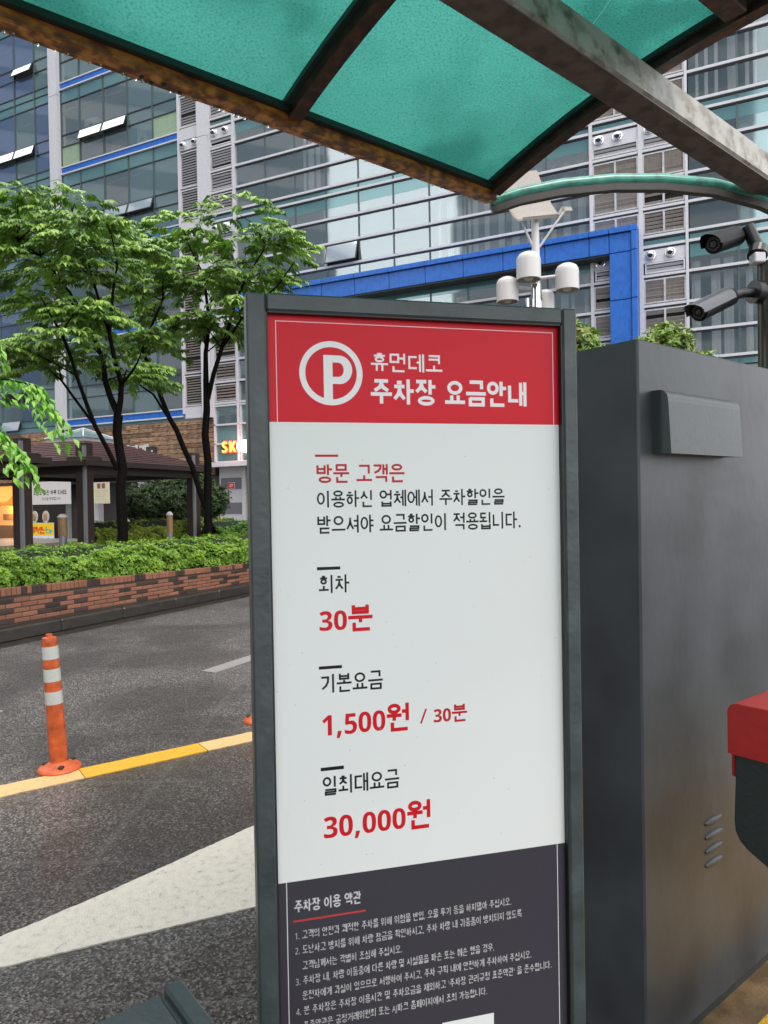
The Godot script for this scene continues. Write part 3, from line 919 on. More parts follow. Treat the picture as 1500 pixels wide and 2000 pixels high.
	for i in 2:
		cv.rect(30 + i * 38, 4, 58 + i * 38, 34, Color(0.50, 0.32, 0.24))
	cv.rect(14, 46, 114, 49, Color(0.6, 0.56, 0.5))
	for i in 5:
		cv.rect(18, 58 + i * 10, 110 - (i * 7) % 24, 61 + i * 10, Color(0.70, 0.66, 0.58))
	o = print_board("notice_board", im, Vector2(0.92, 0.90), base + tb * Vector3(2.63, 2.17, 0.34), -25.5)
	tag(o, "cream notice board with two brown pictures beside the shop banner", "notice")
	im = Image.create(96, 192, false, Image.FORMAT_RGB8)
	im.fill(Color(0.86, 0.66, 0.55))
	cv = Canvas.new(im)
	for i in 3: text(cv, "국수집"[i], 28, 68, 24 + i * 54, 62 + i * 54, 0.12, Color(0.62, 0.45, 0.38))
	o = print_board("standing_sign", im, Vector2(0.85, 1.7), base + tb * Vector3(-3.75, 0.92, 0.95), -25.5)
	tag(o, "peach coloured standing sign with upright letters before the lit shop", "sign")
	# small red plate on the banded pier
	im = Image.create(96, 72, false, Image.FORMAT_RGB8)
	im.fill(Color(0.80, 0.16, 0.14))
	cv = Canvas.new(im)
	text(cv, "금연", 20, 76, 18, 54, 0.14, Color(0.95, 0.85, 0.8))
	o = print_board("red_plate", im, Vector2(0.30, 0.23), base + tb * Vector3(9.40, 2.32, 0.06), -25.5)
	tag(o, "small red plate on the grey banded wall", "sign")
	# lit shop sign: red and yellow letters, then white ones
	o = thing("lit_shop_sign", "glowing red and white letter sign at the corner left of the fee board", "sign", base + tb * Vector3(9.05, 3.60, 0.14), -25.5)
	var x := 0.0
	for ch in ["S", "K"]:
		for lay in [[0.66, 0.06, "glow_red", 0.0], [0.58, 0.05, "glow_yellow", 0.035]]:
			var tm := TextMesh.new()
			var fnt := SystemFont.new()
			fnt.font_names = PackedStringArray(["Droid Sans"])
			fnt.font_weight = 700
			tm.font = fnt
			tm.text = ch
			tm.font_size = 64
			tm.pixel_size = lay[0] / 64.0
			tm.depth = lay[1]
			tm.horizontal_alignment = HORIZONTAL_ALIGNMENT_CENTER
			tm.vertical_alignment = VERTICAL_ALIGNMENT_CENTER
			put("letter", tm, M[lay[2]], o, Vector3(x + 0.17, 0.24, lay[3]))
		x += 0.36
	hangul_mesh("에너지", o, Vector3(0.72, 0.0, 0.0), 0.50, 0.17, M.glow_white, 0.05)
	slab_in(o, M.shop_dark, Vector3(1.1, 0.24, -0.06), Vector3(2.4, 0.08, 0.05), "rail")
	var lamp := OmniLight3D.new()
	lamp.name = "sign_light"
	lamp.light_color = Color(1.0, 0.7, 0.6)
	lamp.light_energy = 0.35
	lamp.light_size = 0.3
	lamp.omni_range = 12.0
	lamp.omni_attenuation = 2.0
	lamp.shadow_enabled = true
	o.add_child(lamp)
	lamp.position = Vector3(0.8, 0.25, 0.5)
	var l2 := OmniLight3D.new()
	l2.name = "shop_light"
	l2.light_color = Color(1.0, 0.72, 0.4)
	l2.light_energy = 0.8
	l2.light_size = 0.4
	l2.omni_range = 12.0
	l2.omni_attenuation = 2.0
	l2.shadow_enabled = true
	bld.add_child(l2)
	l2.position = Vector3(-4.4, 1.5, -0.45)
	# white letters on the stone band
	o = thing("wall_letters", "white raised letters with a dark box on the brown stone band", "sign", base + tb * Vector3(3.75, 3.66, 0.16), -25.5)
	hangul_mesh("커피가게", o, Vector3(-0.62, 0.0, 0.0), 0.52, 0.17, M.white_paint, 0.07)
	slab_in(o, M.shop_dark, Vector3(1.62, 0.24, 0.0), Vector3(0.5, 0.32, 0.10), "box")
	slab_in(o, M.white_paint, Vector3(1.70, 0.20, 0.056), Vector3(0.09, 0.1, 0.01), "mark")

func slab_in(p: Node, m: Material, c: Vector3, s: Vector3, called: String):
	put(called, box_mesh(s), m, p, c)

func print_board(called: String, im: Image, size: Vector2, at: Vector3, turn: float) -> Node3D:
	var o := Node3D.new()
	o.name = numbered(called)
	add_child(o)
	o.position = at
	o.rotation.y = deg_to_rad(turn)
	put("board", bev(Vector3(size.x + 0.03, size.y + 0.03, 0.03), 0.005), M.white_metal, o, Vector3(0, 0, -0.017))
	var q := QuadMesh.new()
	q.size = size
	put("print", q, print_mat(im), o, Vector3(0, 0, 0.002))
	return o

func print_mat(im: Image, rough := 0.45) -> StandardMaterial3D:
	var m := StandardMaterial3D.new()
	m.resource_name = "print"
	m.albedo_texture = ImageTexture.create_from_image(im)
	m.roughness = rough
	m.texture_repeat = false
	m.metallic_specular = 0.35
	return m

func make_opposite():
	# the buildings across the street that the facade mirrors
	for q in [["office_tower", "grey tower across the street, seen only mirrored in the left glass", -51.3, -15.4, 36.0, 16.0, 60.0, 110.4], ["office_block", "grey block behind the camera, seen only mirrored in the right glass", -23.1, 22.1, 26.3, 16.0, 44.0, -34.0]]:
		var o := thing(q[0], q[1], "building", Vector3(q[2], 0, q[3]), q[7])
		var st := start()
		bx(st, Vector3(0, q[6] / 2, 0), Vector3(q[4], q[6], q[5]))
		build("wall", st, M.opp_wall, o)
		st = start()
		var n := int(q[6] / 3.6)
		for k in n:
			bx(st, Vector3(0, 3.6 * k + 2.3, 0), Vector3(q[4] + 0.1, 1.7, q[5] + 0.1))
		build("window_band", st, M.opp_glass, o)

# ---------------------------------------------------------------- planter: kerb, brick wall, hedges
const WALL_TURN := 64.3   # local x runs along the wall away from the camera, z faces the road

func make_planter():
	var q0 := Vector3(-4.183, 0, -7.672)
	var tb := Basis(Vector3.UP, deg_to_rad(WALL_TURN))
	# kerb stones
	var kb := Node3D.new()
	kb.name = "kerb"
	add_child(kb)
	tag(kb, "dark wet stone kerb along the brick planter wall", "", "", "structure")
	kb.position = q0
	kb.rotation.y = deg_to_rad(WALL_TURN)
	var x := -4.0
	while x < 14.0:
		put("kerb_stone", bev(Vector3(0.996, 0.155, 0.16), 0.018), M.kerb, kb, Vector3(x + 0.5, 0.0775, -0.32), Vector3(0, 0, rng.randf_range(-0.15, 0.15)))
		x += 1.0
	var gt := start()
	bx(gt, Vector3(5, 0.002, -0.12), Vector3(18, 0.008, 0.24))
	build("gutter", gt, M.kerb, kb)
	var bed := start()
	bx(bed, Vector3(5, 0.2, -6.9), Vector3(18, 0.36, 12.6))
	var o := build("planting_bed", bed, M.soil, self, q0, Vector3(0, WALL_TURN, 0))
	tag(o, "brown soil of the planted bed behind the brick wall", "", "", "structure")
	var pv := start()
	bx(pv, Vector3(0, 0.10, 0), Vector3(40, 0.14, 13.6))
	o = build("plaza", pv, M.paving, self, Vector3(-25.7, 0, -29.97), Vector3(0, -25.5, 0))
	tag(o, "grey paved plaza in front of the office building", "", "", "structure")
	# brick wall
	var w := thing("brick_wall", "low planter wall of red and dark bricks with a soldier course on top", "wall", q0 + tb * Vector3(0, -0.04, -0.41), WALL_TURN)
	var core := start()
	core_wall(core, -4.0, 14.0)
	build("mortar", core, M.mortar, w)
	var bm := bev(Vector3(0.205, 0.052, 0.10), 0.006)
	var sm := bev(Vector3(0.062, 0.092, 0.11), 0.006)
	var rest := [start(), start()]
	var n := 0
	for row in 5:
		var off := 0.107 * (row % 2)
		var i := 0
		x = -4.0 + off
		while x < 14.0:
			var k := wall_scale(x)
			var y := 0.205 + (0.035 + row * 0.0605) * k
			# dark bricks step diagonally through the courses, with some strays
			var dark := (i + row * 2 + int(row / 2)) % 5 == 0
			if rng.randf() < 0.1: dark = not dark
			var at := Vector3(x + 0.107, y, -0.05 + rng.randf_range(-0.004, 0.004))
			var mk := ("brick_dark_%d" if dark else "brick_%d") % (rng.randi() % 4)
			if x > -0.6 and x < 5.4:
				var b := put("brick", bm, M[mk], w, at, Vector3(0, rng.randf_range(-0.5, 0.5), rng.randf_range(-0.4, 0.4)))
				b.scale.y = k
			else:
				bx(rest[1 if dark else 0], at, Vector3(0.205, 0.052 * k, 0.10))
			x += 0.2135
			i += 1
	x = -4.0
	var j := 0
	while x < 14.0:
		var k := wall_scale(x)
		var dark := (j / 3) % 4 == 3 or rng.randf() < 0.06
		var at := Vector3(x + 0.034, 0.205 + 0.385 * k, -0.05 + rng.randf_range(-0.004, 0.006))
		if x > -0.6 and x < 5.4:
			var b := put("soldier_brick", sm, M[("brick_dark_%d" if dark else "brick_%d") % (rng.randi() % 4)], w, at)
			b.scale.y = k
		else:
			bx(rest[1 if dark else 0], at, Vector3(0.062, 0.092 * k, 0.11))
		x += 0.0685
		j += 1
	for i in 2:
		o = build("other_bricks", rest[i], M.brick_dark_0 if i else M.brick_0, w)
		o.set_meta("kind", "stuff")
	# hedges
	hedge("azalea_hedge", "long bright green clipped hedge on top of the brick planter wall", q0 + tb * Vector3(-4.0, 0, -1.02), q0 + tb * Vector3(10.5, 0, -1.02), 1.04, 0.48, 1.12, 1.0, 40000, [Color(0.14, 0.29, 0.026), Color(0.30, 0.46, 0.04), Color(0.04, 0.11, 0.014)], 0.032)
	hedge("back_hedge", "yellow green mounded hedge behind the pavilion posts", Vector3(-6.9, 0, -16.9), Vector3(-3.9, 0, -18.3), 1.3, 0.3, 1.28, 1.29, 7000, [Color(0.27, 0.40, 0.045), Color(0.40, 0.42, 0.06), Color(0.13, 0.20, 0.03)], 0.045)
	hedge("far_hedge", "darker green mounded hedge right of the pavilion near the banded wall", Vector3(-4.2, 0, -17.0), Vector3(-1.2, 0, -19.5), 1.3, 0.3, 1.24, 1.27, 6000, [Color(0.10, 0.26, 0.035), Color(0.17, 0.34, 0.04), Color(0.05, 0.13, 0.02)], 0.045)

func wall_scale(x: float) -> float:
	return clampf(1.0 - 0.05 * (x - 0.3), 0.6, 1.12)

func core_wall(st: SurfaceTool, a: float, b: float):
	var n := 36
	for i in n:
		var x0 := lerpf(a, b, float(i) / n)
		var x1 := lerpf(a, b, float(i + 1) / n)
		var h := 0.425 * wall_scale((x0 + x1) / 2)
		bx(st, Vector3((x0 + x1) / 2, 0.19 + h / 2, -0.062), Vector3(x1 - x0, h, 0.108))

func leaf_cluster(size: float, n: int, seed_: int) -> ArrayMesh:
	var r := RandomNumberGenerator.new()
	r.seed = seed_
	var st := start()
	for i in n:
		var a := TAU * i / n + r.randf_range(-0.5, 0.5)
		var tilt := r.randf_range(0.1, 0.9)
		var d := Vector3(cos(a) * cos(tilt), sin(tilt), sin(a) * cos(tilt))
		var l := size * r.randf_range(0.7, 1.15)
		leaf(st, Vector3.ZERO, d, Vector3.UP, l, l * 0.46)
	return done(st)

func leaf(st: SurfaceTool, at: Vector3, d: Vector3, up: Vector3, l: float, w: float):
	var s := d.cross(up).normalized()
	var n := s.cross(d).normalized()
	var mid := at + d * l * 0.42
	var tip := at + d * l - n * l * 0.10
	var a := mid + s * w * 0.5 + n * w * 0.16
	var b := mid - s * w * 0.5 + n * w * 0.16
	tri(st, at, a, mid); tri(st, a, tip, mid); tri(st, at, mid, b); tri(st, mid, tip, b)

func hedge(called: String, label: String, a: Vector3, b: Vector3, width: float, h0: float, ha: float, hb: float, count: int, cols: Array, size: float):
	var o := thing(called, label, "hedge", a)
	var d := b - a
	var len := d.length()
	d = d.normalized()
	var side := Vector3(-d.z, 0, d.x)   # points right of the run
	var no := FastNoiseLite.new()
	no.seed = hash(called) % 1000
	no.frequency = 1.1
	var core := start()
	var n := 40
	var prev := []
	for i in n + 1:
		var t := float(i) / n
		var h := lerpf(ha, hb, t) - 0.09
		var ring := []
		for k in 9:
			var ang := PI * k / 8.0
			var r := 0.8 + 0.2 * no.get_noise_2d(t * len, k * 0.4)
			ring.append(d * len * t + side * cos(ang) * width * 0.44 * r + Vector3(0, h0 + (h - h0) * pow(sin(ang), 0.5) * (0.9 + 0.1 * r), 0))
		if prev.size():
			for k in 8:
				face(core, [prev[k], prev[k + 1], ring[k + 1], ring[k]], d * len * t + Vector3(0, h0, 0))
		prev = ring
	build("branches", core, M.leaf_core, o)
	var r := RandomNumberGenerator.new()
	r.seed = hash(called)
	for m in 2:
		var xs := []
		var cl := []
		for i in count / 2:
			var t := r.randf()
			var ang := PI * r.randf_range(0.0, 1.0)
			if r.randf() < 0.45: ang = r.randf_range(0.0, 0.9)
			var lump := no.get_noise_2d(t * len * 1.6, ang * 1.6)
			var h := lerpf(ha, hb, t)
			var rad := 0.95 + 0.30 * lump - 0.16 * pow(r.randf(), 2.0)
			var p := d * len * t + side * cos(ang) * width * 0.5 * rad + Vector3(0, h0 - 0.04 + (h - h0) * pow(sin(ang), 0.55) * (0.90 + 0.20 * lump + r.randf_range(-0.06, 0.03)), 0)
			var nrm := (side * cos(ang) + Vector3(0, sin(ang) + 0.5, 0) + Vector3(r.randf_range(-0.6, 0.6), r.randf_range(-0.4, 0.6), r.randf_range(-0.6, 0.6))).normalized()
			var fb := frame_of(nrm)
			var bb := Basis(fb.x, fb.z, -fb.y).rotated(nrm, r.randf() * TAU).scaled(Vector3.ONE * r.randf_range(0.7, 1.3))
			xs.append(Transform3D(bb, p))
			var u := r.randf()
			var c: Color = cols[0].lerp(cols[1], u * 1.4) if u < 0.7 else cols[0].lerp(cols[2], (u - 0.7) * 3.3)
			c = c.lerp(cols[1], clampf(lump * 1.2, 0, 0.8))
			cl.append(c)
		multi("leaves", leaf_cluster(size, 5, 11 + m), M.leaf_glossy, xs, cl, o)

# ---------------------------------------------------------------- pavilions
func make_gazebos():
	gazebo("garden_pavilion", "brown pavilion with a glass lantern on its shingled hip roof", Vector3(-6.86, 0, -16.3), true)
	gazebo("garden_pavilion", "nearer brown pavilion cut off by the left edge of the view", Vector3(-8.80, 0, -11.95), false)
	for q in [[Vector3(-6.34, 0.35, -14.0), 1.02, 0.17, "left garden light with a tan shade, standing before the pavilion"], [Vector3(-4.53, 0.35, -15.0), 1.02, 0.125, "right garden light with a tan shade, left of the forked tree"]]:
		var o := thing("garden_light", q[3], "garden light", q[0], 0.0, "low garden lights")
		var st := start()
		var r: float = q[2] * 0.5
		lathe(st, [[0.0, 0.0], [r * 0.85, 0.0], [r * 0.85, 0.0], [r * 0.85, 0.62], [r * 0.85, 0.62], [0.0, 0.62]], 14)
		build("base_tube", st, M.gazebo_strip, o)
		st = start()
		lathe(st, [[r, 0.62], [r, 0.62], [r, 0.98], [r, 0.98], [0.0, 0.98]], 14)
		build("shade", st, M.tan_wood, o)
		st = start()
		lathe(st, [[0.0, 0.98], [r * 1.15, 0.98], [r * 1.15, 0.98], [r * 1.15, 1.0], [r * 1.15, 1.0], [r * 0.6, 1.05], [0.0, 1.06]], 14)
		build("cap", st, M.white_paint, o)

func gazebo(called: String, label: String, at: Vector3, lantern: bool):
	var o := thing(called, label, "pavilion", at, 68.0, "brown garden pavilions")
	var half := 1.72
	var eave := half + 0.34
	var he := 2.42
	var hr := 3.0
	var lh := 0.52
	for sx in [-1, 1]:
		for sz in [-1, 1]:
			var st := start()
			bbx(st, Vector3(0, 1.4, 0), Vector3(0.24, 2.8, 0.24), 0.015)
			for k in 3:
				bx(st, Vector3(-0.07 + 0.07 * k, 1.4, 0.118), Vector3(0.05, 2.79, 0.012)); bx(st, Vector3(0.118, 1.4, -0.07 + 0.07 * k), Vector3(0.012, 2.79, 0.05))
				bx(st, Vector3(-0.07 + 0.07 * k, 1.4, -0.118), Vector3(0.05, 2.79, 0.012)); bx(st, Vector3(-0.118, 1.4, -0.07 + 0.07 * k), Vector3(0.012, 2.79, 0.05))
			var p := build("post", st, M.gazebo_wood, o, Vector3(half * sx, 0.0, half * sz))
			st = start()
			bx(st, Vector3(-0.10, 1.38, 0.127), Vector3(0.045, 2.72, 0.012))
			bx(st, Vector3(-0.127, 1.38, 0.10), Vector3(0.012, 2.72, 0.045))
			build("metal_strip", st, M.gazebo_strip, p)
			st = start()
			bbx(st, Vector3(0, 2.44, 0), Vector3(0.62, 0.16, 0.30), 0.01)
			bbx(st, Vector3(0, 2.44, 0), Vector3(0.30, 0.158, 0.62), 0.01)
			build("bracket", st, M.gazebo_wood, p)
	for k in 4:
		var b := Basis(Vector3.UP, PI / 2 * k)
		var st := start()
		bx(st, b * Vector3(0, he - 0.12, half), Vector3(half * 2 - 0.26, 0.22, 0.14) if k % 2 == 0 else Vector3(0.14, 0.22, half * 2 - 0.26))
		build("beam", st, M.gazebo_wood, o)
		# roof plane with stepped courses of shingles
		st = start()
		var rows := 11
		var cutter := 0.012
		for i in rows:
			var t0 := float(i) / rows
			var t1 := float(i + 1) / rows
			var w0 := lerpf(eave, lh, t0)
			var w1 := lerpf(eave, lh, t1)
			var y0 := lerpf(he, hr, t0)
			var y1 := lerpf(he, hr, t1)
			var n := 14
			for c in n:
				var u0 := lerpf(-1.0, 1.0, float(c) / n)
				var u1 := lerpf(-1.0, 1.0, float(c + 1) / n)
				var lift := 0.016 + rng.randf_range(-0.003, 0.004)
				var a := b * Vector3(u0 * w0, y0 + lift + 0.01, w0)
				var bb := b * Vector3(u1 * w0, y0 + lift + 0.01, w0)
				var cc := b * Vector3(u1 * w1, y1 + 0.006, w1)
				var d := b * Vector3(u0 * w1, y1 + 0.006, w1)
				face(st, [a, bb, cc, d], Vector3(0, he - 2, 0))
				face(st, [b * Vector3(u0 * w0, y0 - 0.006, w0), b * Vector3(u1 * w0, y0 - 0.006, w0), bb, a], Vector3(0, he, 0))
		face(st, [b * Vector3(-eave, he - 0.04, eave), b * Vector3(eave, he - 0.04, eave), b * Vector3(lh, hr - 0.05, lh), b * Vector3(-lh, hr - 0.05, lh)], Vector3(0, he + 2, 0))
		build("roof_side", st, M.shingle, o)
		st = start()
		bx(st, b * Vector3(0, he - 0.03, eave + 0.012), Vector3(eave * 2, 0.11, 0.03) if k % 2 == 0 else Vector3(0.03, 0.11, eave * 2))
		build("fascia", st, M.gazebo_wood, o)
	var st2 := start()
	bx(st2, Vector3(0, he - 0.14, 0), Vector3(half * 2, 0.02, half * 2))
	build("ceiling", st2, M.gazebo_wood, o)
	if lantern:
		st2 = start()
		bx(st2, Vector3(0, hr + 0.03, 0), Vector3(lh * 2.1, 0.08, lh * 2.1))
		build("lantern_curb", st2, M.white_metal_old, o)
		for k in 4:
			var b := Basis(Vector3.UP, PI / 2 * k)
			st2 = start()
			face(st2, [b * Vector3(-lh * 1.1, hr + 0.075, lh * 1.1), b * Vector3(lh * 1.1, hr + 0.075, lh * 1.1), Vector3(0, hr + 0.33, 0)], Vector3(0, hr, 0))
			build("lantern_pane", st2, M.lantern_glass, o)
			st2 = start()
			tube(st2, [b * Vector3(lh * 1.1, hr + 0.08, lh * 1.1), Vector3(0, hr + 0.34, 0)], [0.02, 0.02], 6)
			build("lantern_bar", st2, M.white_metal, o)

# ---------------------------------------------------------------- trees
func make_trees():
	var a := [
		[Vector3(-4.27, 0.35, -11.50), Vector3(-4.26, 1.85, -11.50), Vector3(-4.26, 2.43, -11.50), Vector3(-4.27, 3.01, -11.50)],
		[Vector3(-4.27, 3.01, -11.50), Vector3(-4.51, 3.58, -11.60), Vector3(-4.58, 3.96, -11.70), Vector3(-4.84, 4.52, -11.90), Vector3(-5.24, 5.01, -12.10), Vector3(-5.71, 5.47, -12.30)],
		[Vector3(-4.27, 3.01, -11.50), Vector3(-4.17, 3.49, -11.40), Vector3(-4.31, 4.28, -11.30), Vector3(-4.20, 4.87, -11.20), Vector3(-4.08, 5.29, -11.10)],
		[Vector3(-4.31, 4.28, -11.30), Vector3(-4.60, 5.08, -11.50), Vector3(-4.79, 5.77, -11.60), Vector3(-5.03, 6.40, -11.70)],
		[Vector3(-4.84, 4.52, -11.90), Vector3(-5.16, 5.12, -11.80), Vector3(-5.32, 5.48, -11.20), Vector3(-5.52, 5.61, -10.90)],
		[Vector3(-4.30, 2.12, -11.50), Vector3(-4.52, 2.79, -11.20), Vector3(-4.67, 3.54, -10.90), Vector3(-4.80, 4.15, -10.70), Vector3(-5.00, 4.63, -10.50)],
		[Vector3(-4.52, 2.79, -11.20), Vector3(-5.26, 3.61, -11.70), Vector3(-5.87, 4.07, -12.10)],
		[Vector3(-4.17, 3.49, -11.40), Vector3(-3.85, 3.61, -11.00), Vector3(-3.61, 3.82, -10.70)]]
	var ar := [[0.092, 0.078, 0.072, 0.075], [0.055, 0.045, 0.038, 0.03, 0.022, 0.014], [0.05, 0.042, 0.03, 0.022, 0.014], [0.026, 0.02, 0.016, 0.01], [0.026, 0.02, 0.016, 0.01], [0.04, 0.034, 0.028, 0.02, 0.012], [0.025, 0.018, 0.010], [0.025, 0.018, 0.01]]
	var ac := [[-4.99, 6.40, 0.70, 0.33], [-5.53, 6.08, 0.50, 0.29], [-5.87, 5.76, 0.37, 0.21], [-5.75, 5.26, 0.50, 0.25], [-4.71, 5.82, 0.58, 0.25], [-4.47, 5.40, 0.50, 0.25], [-5.21, 5.58, 0.50, 0.25], [-4.64, 5.08, 0.50, 0.25], [-5.56, 4.76, 0.41, 0.33], [-5.07, 4.59, 0.50, 0.25], [-4.41, 4.41, 0.41, 0.33], [-4.75, 4.01, 0.58, 0.25], [-4.10, 3.71, 0.58, 0.25], [-5.33, 3.94, 0.50, 0.25], [-5.67, 3.78, 0.33, 0.21], [-4.01, 5.72, 0.29, 0.21]]
	tree("zelkova_tree", "tall left tree with a forked dark trunk and layered green foliage", Vector3(-4.27, 0, -11.5), a, ar, ac, 11.5, 1.0, 0.145, 70)
	var b := [
		[Vector3(-3.46, 0.35, -14.00), Vector3(-3.45, 2.40, -14.00), Vector3(-3.45, 3.41, -14.00), Vector3(-3.45, 4.51, -14.00), Vector3(-3.40, 5.24, -14.10), Vector3(-3.49, 6.08, -14.20), Vector3(-3.86, 6.84, -14.30)],
		[Vector3(-3.43, 3.61, -14.00), Vector3(-3.09, 4.56, -13.80), Vector3(-2.86, 5.20, -13.70), Vector3(-2.56, 5.83, -13.60), Vector3(-2.12, 6.38, -13.40)],
		[Vector3(-3.09, 4.56, -13.80), Vector3(-2.63, 5.00, -13.40), Vector3(-1.90, 5.52, -13.10), Vector3(-1.55, 5.94, -13.00)],
		[Vector3(-3.47, 1.35, -14.00), Vector3(-3.71, 2.29, -13.80), Vector3(-3.94, 2.97, -13.60), Vector3(-4.14, 3.45, -13.50), Vector3(-4.60, 4.54, -13.70), Vector3(-4.22, 5.50, -13.80), Vector3(-4.14, 6.23, -14.00)],
		[Vector3(-3.94, 2.97, -13.60), Vector3(-4.24, 3.60, -13.20), Vector3(-4.52, 3.82, -12.80)]]
	var br := [[0.085, 0.075, 0.068, 0.045, 0.035, 0.022, 0.012], [0.05, 0.04, 0.03, 0.02, 0.012], [0.028, 0.022, 0.016, 0.01], [0.055, 0.052, 0.05, 0.045, 0.032, 0.02, 0.012], [0.028, 0.02, 0.012]]
	var bc := [[-3.82, 6.82, 0.71, 0.35], [-4.34, 6.23, 0.45, 0.40], [-4.15, 5.73, 0.61, 0.40], [-3.24, 5.81, 0.61, 0.40], [-2.42, 6.70, 0.81, 0.40], [-1.82, 6.39, 0.56, 0.45], [-2.73, 6.00, 0.71, 0.35], [-2.14, 5.74, 0.50, 0.30], [-3.51, 4.92, 0.56, 0.30], [-4.37, 4.53, 0.45, 0.30], [-3.06, 5.01, 0.40, 0.30], [-2.55, 5.20, 0.30, 0.25], [-4.66, 5.34, 0.35, 0.30]]
	tree("zelkova_tree", "right tree with a slim straight trunk and a leaning second stem", Vector3(-3.46, 0, -14.0), b, br, bc, 14.0, 1.1, 0.16, 76)
	# third tree: trunk left of the view, bright boughs reach in
	var c := [
		[Vector3(-6.3, 0.35, -8.6), Vector3(-6.25, 1.8, -8.6), Vector3(-6.1, 2.8, -8.5), Vector3(-5.9, 4.2, -8.4), Vector3(-5.8, 5.2, -8.4)],
		[Vector3(-6.1, 2.5, -8.5), Vector3(-5.3, 2.95, -8.2), Vector3(-4.6, 2.99, -8.0), Vector3(-4.15, 2.95, -7.9), Vector3(-3.80, 2.86, -7.8), Vector3(-3.48, 2.45, -7.75)],
		[Vector3(-6.0, 3.3, -8.5), Vector3(-5.2, 3.75, -8.1), Vector3(-4.75, 3.80, -7.9), Vector3(-4.45, 3.68, -7.8), Vector3(-4.25, 3.45, -7.7)],
		[Vector3(-6.2, 2.0, -8.5), Vector3(-5.2, 2.5, -7.7), Vector3(-4.45, 2.5, -7.3), Vector3(-3.95, 2.36, -7.2), Vector3(-3.66, 2.08, -7.2)]]
	var cr := [[0.11, 0.10, 0.085, 0.05, 0.02], [0.03, 0.02, 0.014, 0.009, 0.006, 0.003], [0.03, 0.02, 0.012, 0.006, 0.003], [0.03, 0.02, 0.013, 0.006, 0.003]]
	var o := thing("zelkova_tree", "nearest tree, its light green boughs hanging in from the left edge", "tree", Vector3(-6.3, 0, -8.6), 0.0, "trees in the planted bed")
	limbs(o, c, cr)
	var r := RandomNumberGenerator.new()
	r.seed = 91
	var lm := leaf_single(0.115)
	var mats := []
	for k in 4:
		var m := mat("bright_leaf_%d" % k, [Color(0.16, 0.36, 0.035), Color(0.22, 0.43, 0.05), Color(0.12, 0.28, 0.03), Color(0.19, 0.36, 0.06)][k], 0.45)
		m.backlight_enabled = true
		m.backlight = Color(0.22, 0.5, 0.05)
		mats.append(m)
	var all := []
	for li in [1, 2, 3]:
		var pts: Array = c[li]
		for side: float in [-1.0, 0.0, 1.0]:
			for q in 19:
				var t := 0.22 + 0.78 * (q + r.randf() * 0.9) / 19.0
				var f := t * (pts.size() - 1)
				var i0 := mini(int(f), pts.size() - 2)
				var p: Vector3 = pts[i0].lerp(pts[i0 + 1], f - i0)
				var d: Vector3 = (pts[i0 + 1] - pts[i0]).normalized()
				var s := d.cross(Vector3.UP).normalized() * (side if side != 0.0 else r.randf_range(-0.4, 0.4))
				var td := (d * 0.7 + s * 0.8 + Vector3(0, r.randf_range(-0.35, 0.1), 0)).normalized()
				for k in 5:
					var pp := p + td * (0.02 + 0.055 * k) + Vector3(0, 0.02 - 0.014 * k * k, 0)
					var ld := (td * 0.6 + td.cross(Vector3.UP) * (0.7 if k % 2 else -0.7) + Vector3(0, r.randf_range(-0.9, -0.35), 0)).normalized()
					var up := (Vector3.UP + Vector3(r.randf_range(-0.4, 0.4), 0, r.randf_range(-0.4, 0.4))).normalized()
					var x := ld.cross(up).normalized()
					all.append(Transform3D(Basis(x, x.cross(ld), -ld).scaled(Vector3.ONE * r.randf_range(0.75, 1.2)), pp - o.position))
	# the leaves that the view shows are pieces, the rest one mass
	all.sort_custom(func(a1, b1): return a1.origin.x - 0.5 * a1.origin.z > b1.origin.x - 0.5 * b1.origin.z)
	var xs := []
	var cs := []
	for i in all.size():
		if i < 290:
			var lf := put("leaf", lm, mats[r.randi() % 4], o)
			lf.transform = all[i]
		else:
			xs.append(all[i])
			cs.append(Color(0.14, 0.30, 0.035).lerp(Color(0.21, 0.40, 0.05), r.randf()))
	multi("foliage", lm, M.leaf, xs, cs, o)
	# clipped evergreen and maples
	bushy("round_evergreen", "dark round evergreen shrub behind the pavilion posts", "shrub", Vector3(-5.5, 0.3, -19.6), [[0, 1.45, 0, 1.2, 0.75], [-0.9, 1.3, 0.3, 0.8, 0.6], [0.55, 1.4, 0.0, 0.7, 0.6], [0.1, 1.8, -0.2, 0.7, 0.4]], 0.085, 9000, [Color(0.028, 0.062, 0.014), Color(0.065, 0.11, 0.024), Color(0.012, 0.028, 0.009)])
	bushy("maple_shrub", "light green maple top showing above the grey cabinet", "shrub", Vector3(2.08, 0, -5.3), [[0.02, 2.58, 0, 0.24, 0.22], [-0.12, 2.44, 0.1, 0.2, 0.16], [0.22, 2.40, 0.1, 0.22, 0.16], [0.42, 2.22, 0.1, 0.24, 0.14], [0.05, 2.25, 0.1, 0.34, 0.18]], 0.052, 2600, [Color(0.15, 0.27, 0.04), Color(0.25, 0.33, 0.06), Color(0.24, 0.16, 0.06)])
	bushy("maple_shrub", "maple with reddish lower sprigs between the fee board and the cabinet", "shrub", Vector3(1.42, 0, -5.2), [[0.0, 2.60, 0, 0.2, 0.2], [0.06, 2.42, 0.1, 0.22, 0.16], [-0.1, 2.3, 0.0, 0.3, 0.2]], 0.052, 1500, [Color(0.17, 0.28, 0.05), Color(0.24, 0.32, 0.07), Color(0.26, 0.15, 0.10)])

func leaf_single(size: float) -> ArrayMesh:
	var st := start()
	leaf(st, Vector3.ZERO, Vector3(0, 0, -1), Vector3.UP, size, size * 0.5)
	return done(st)

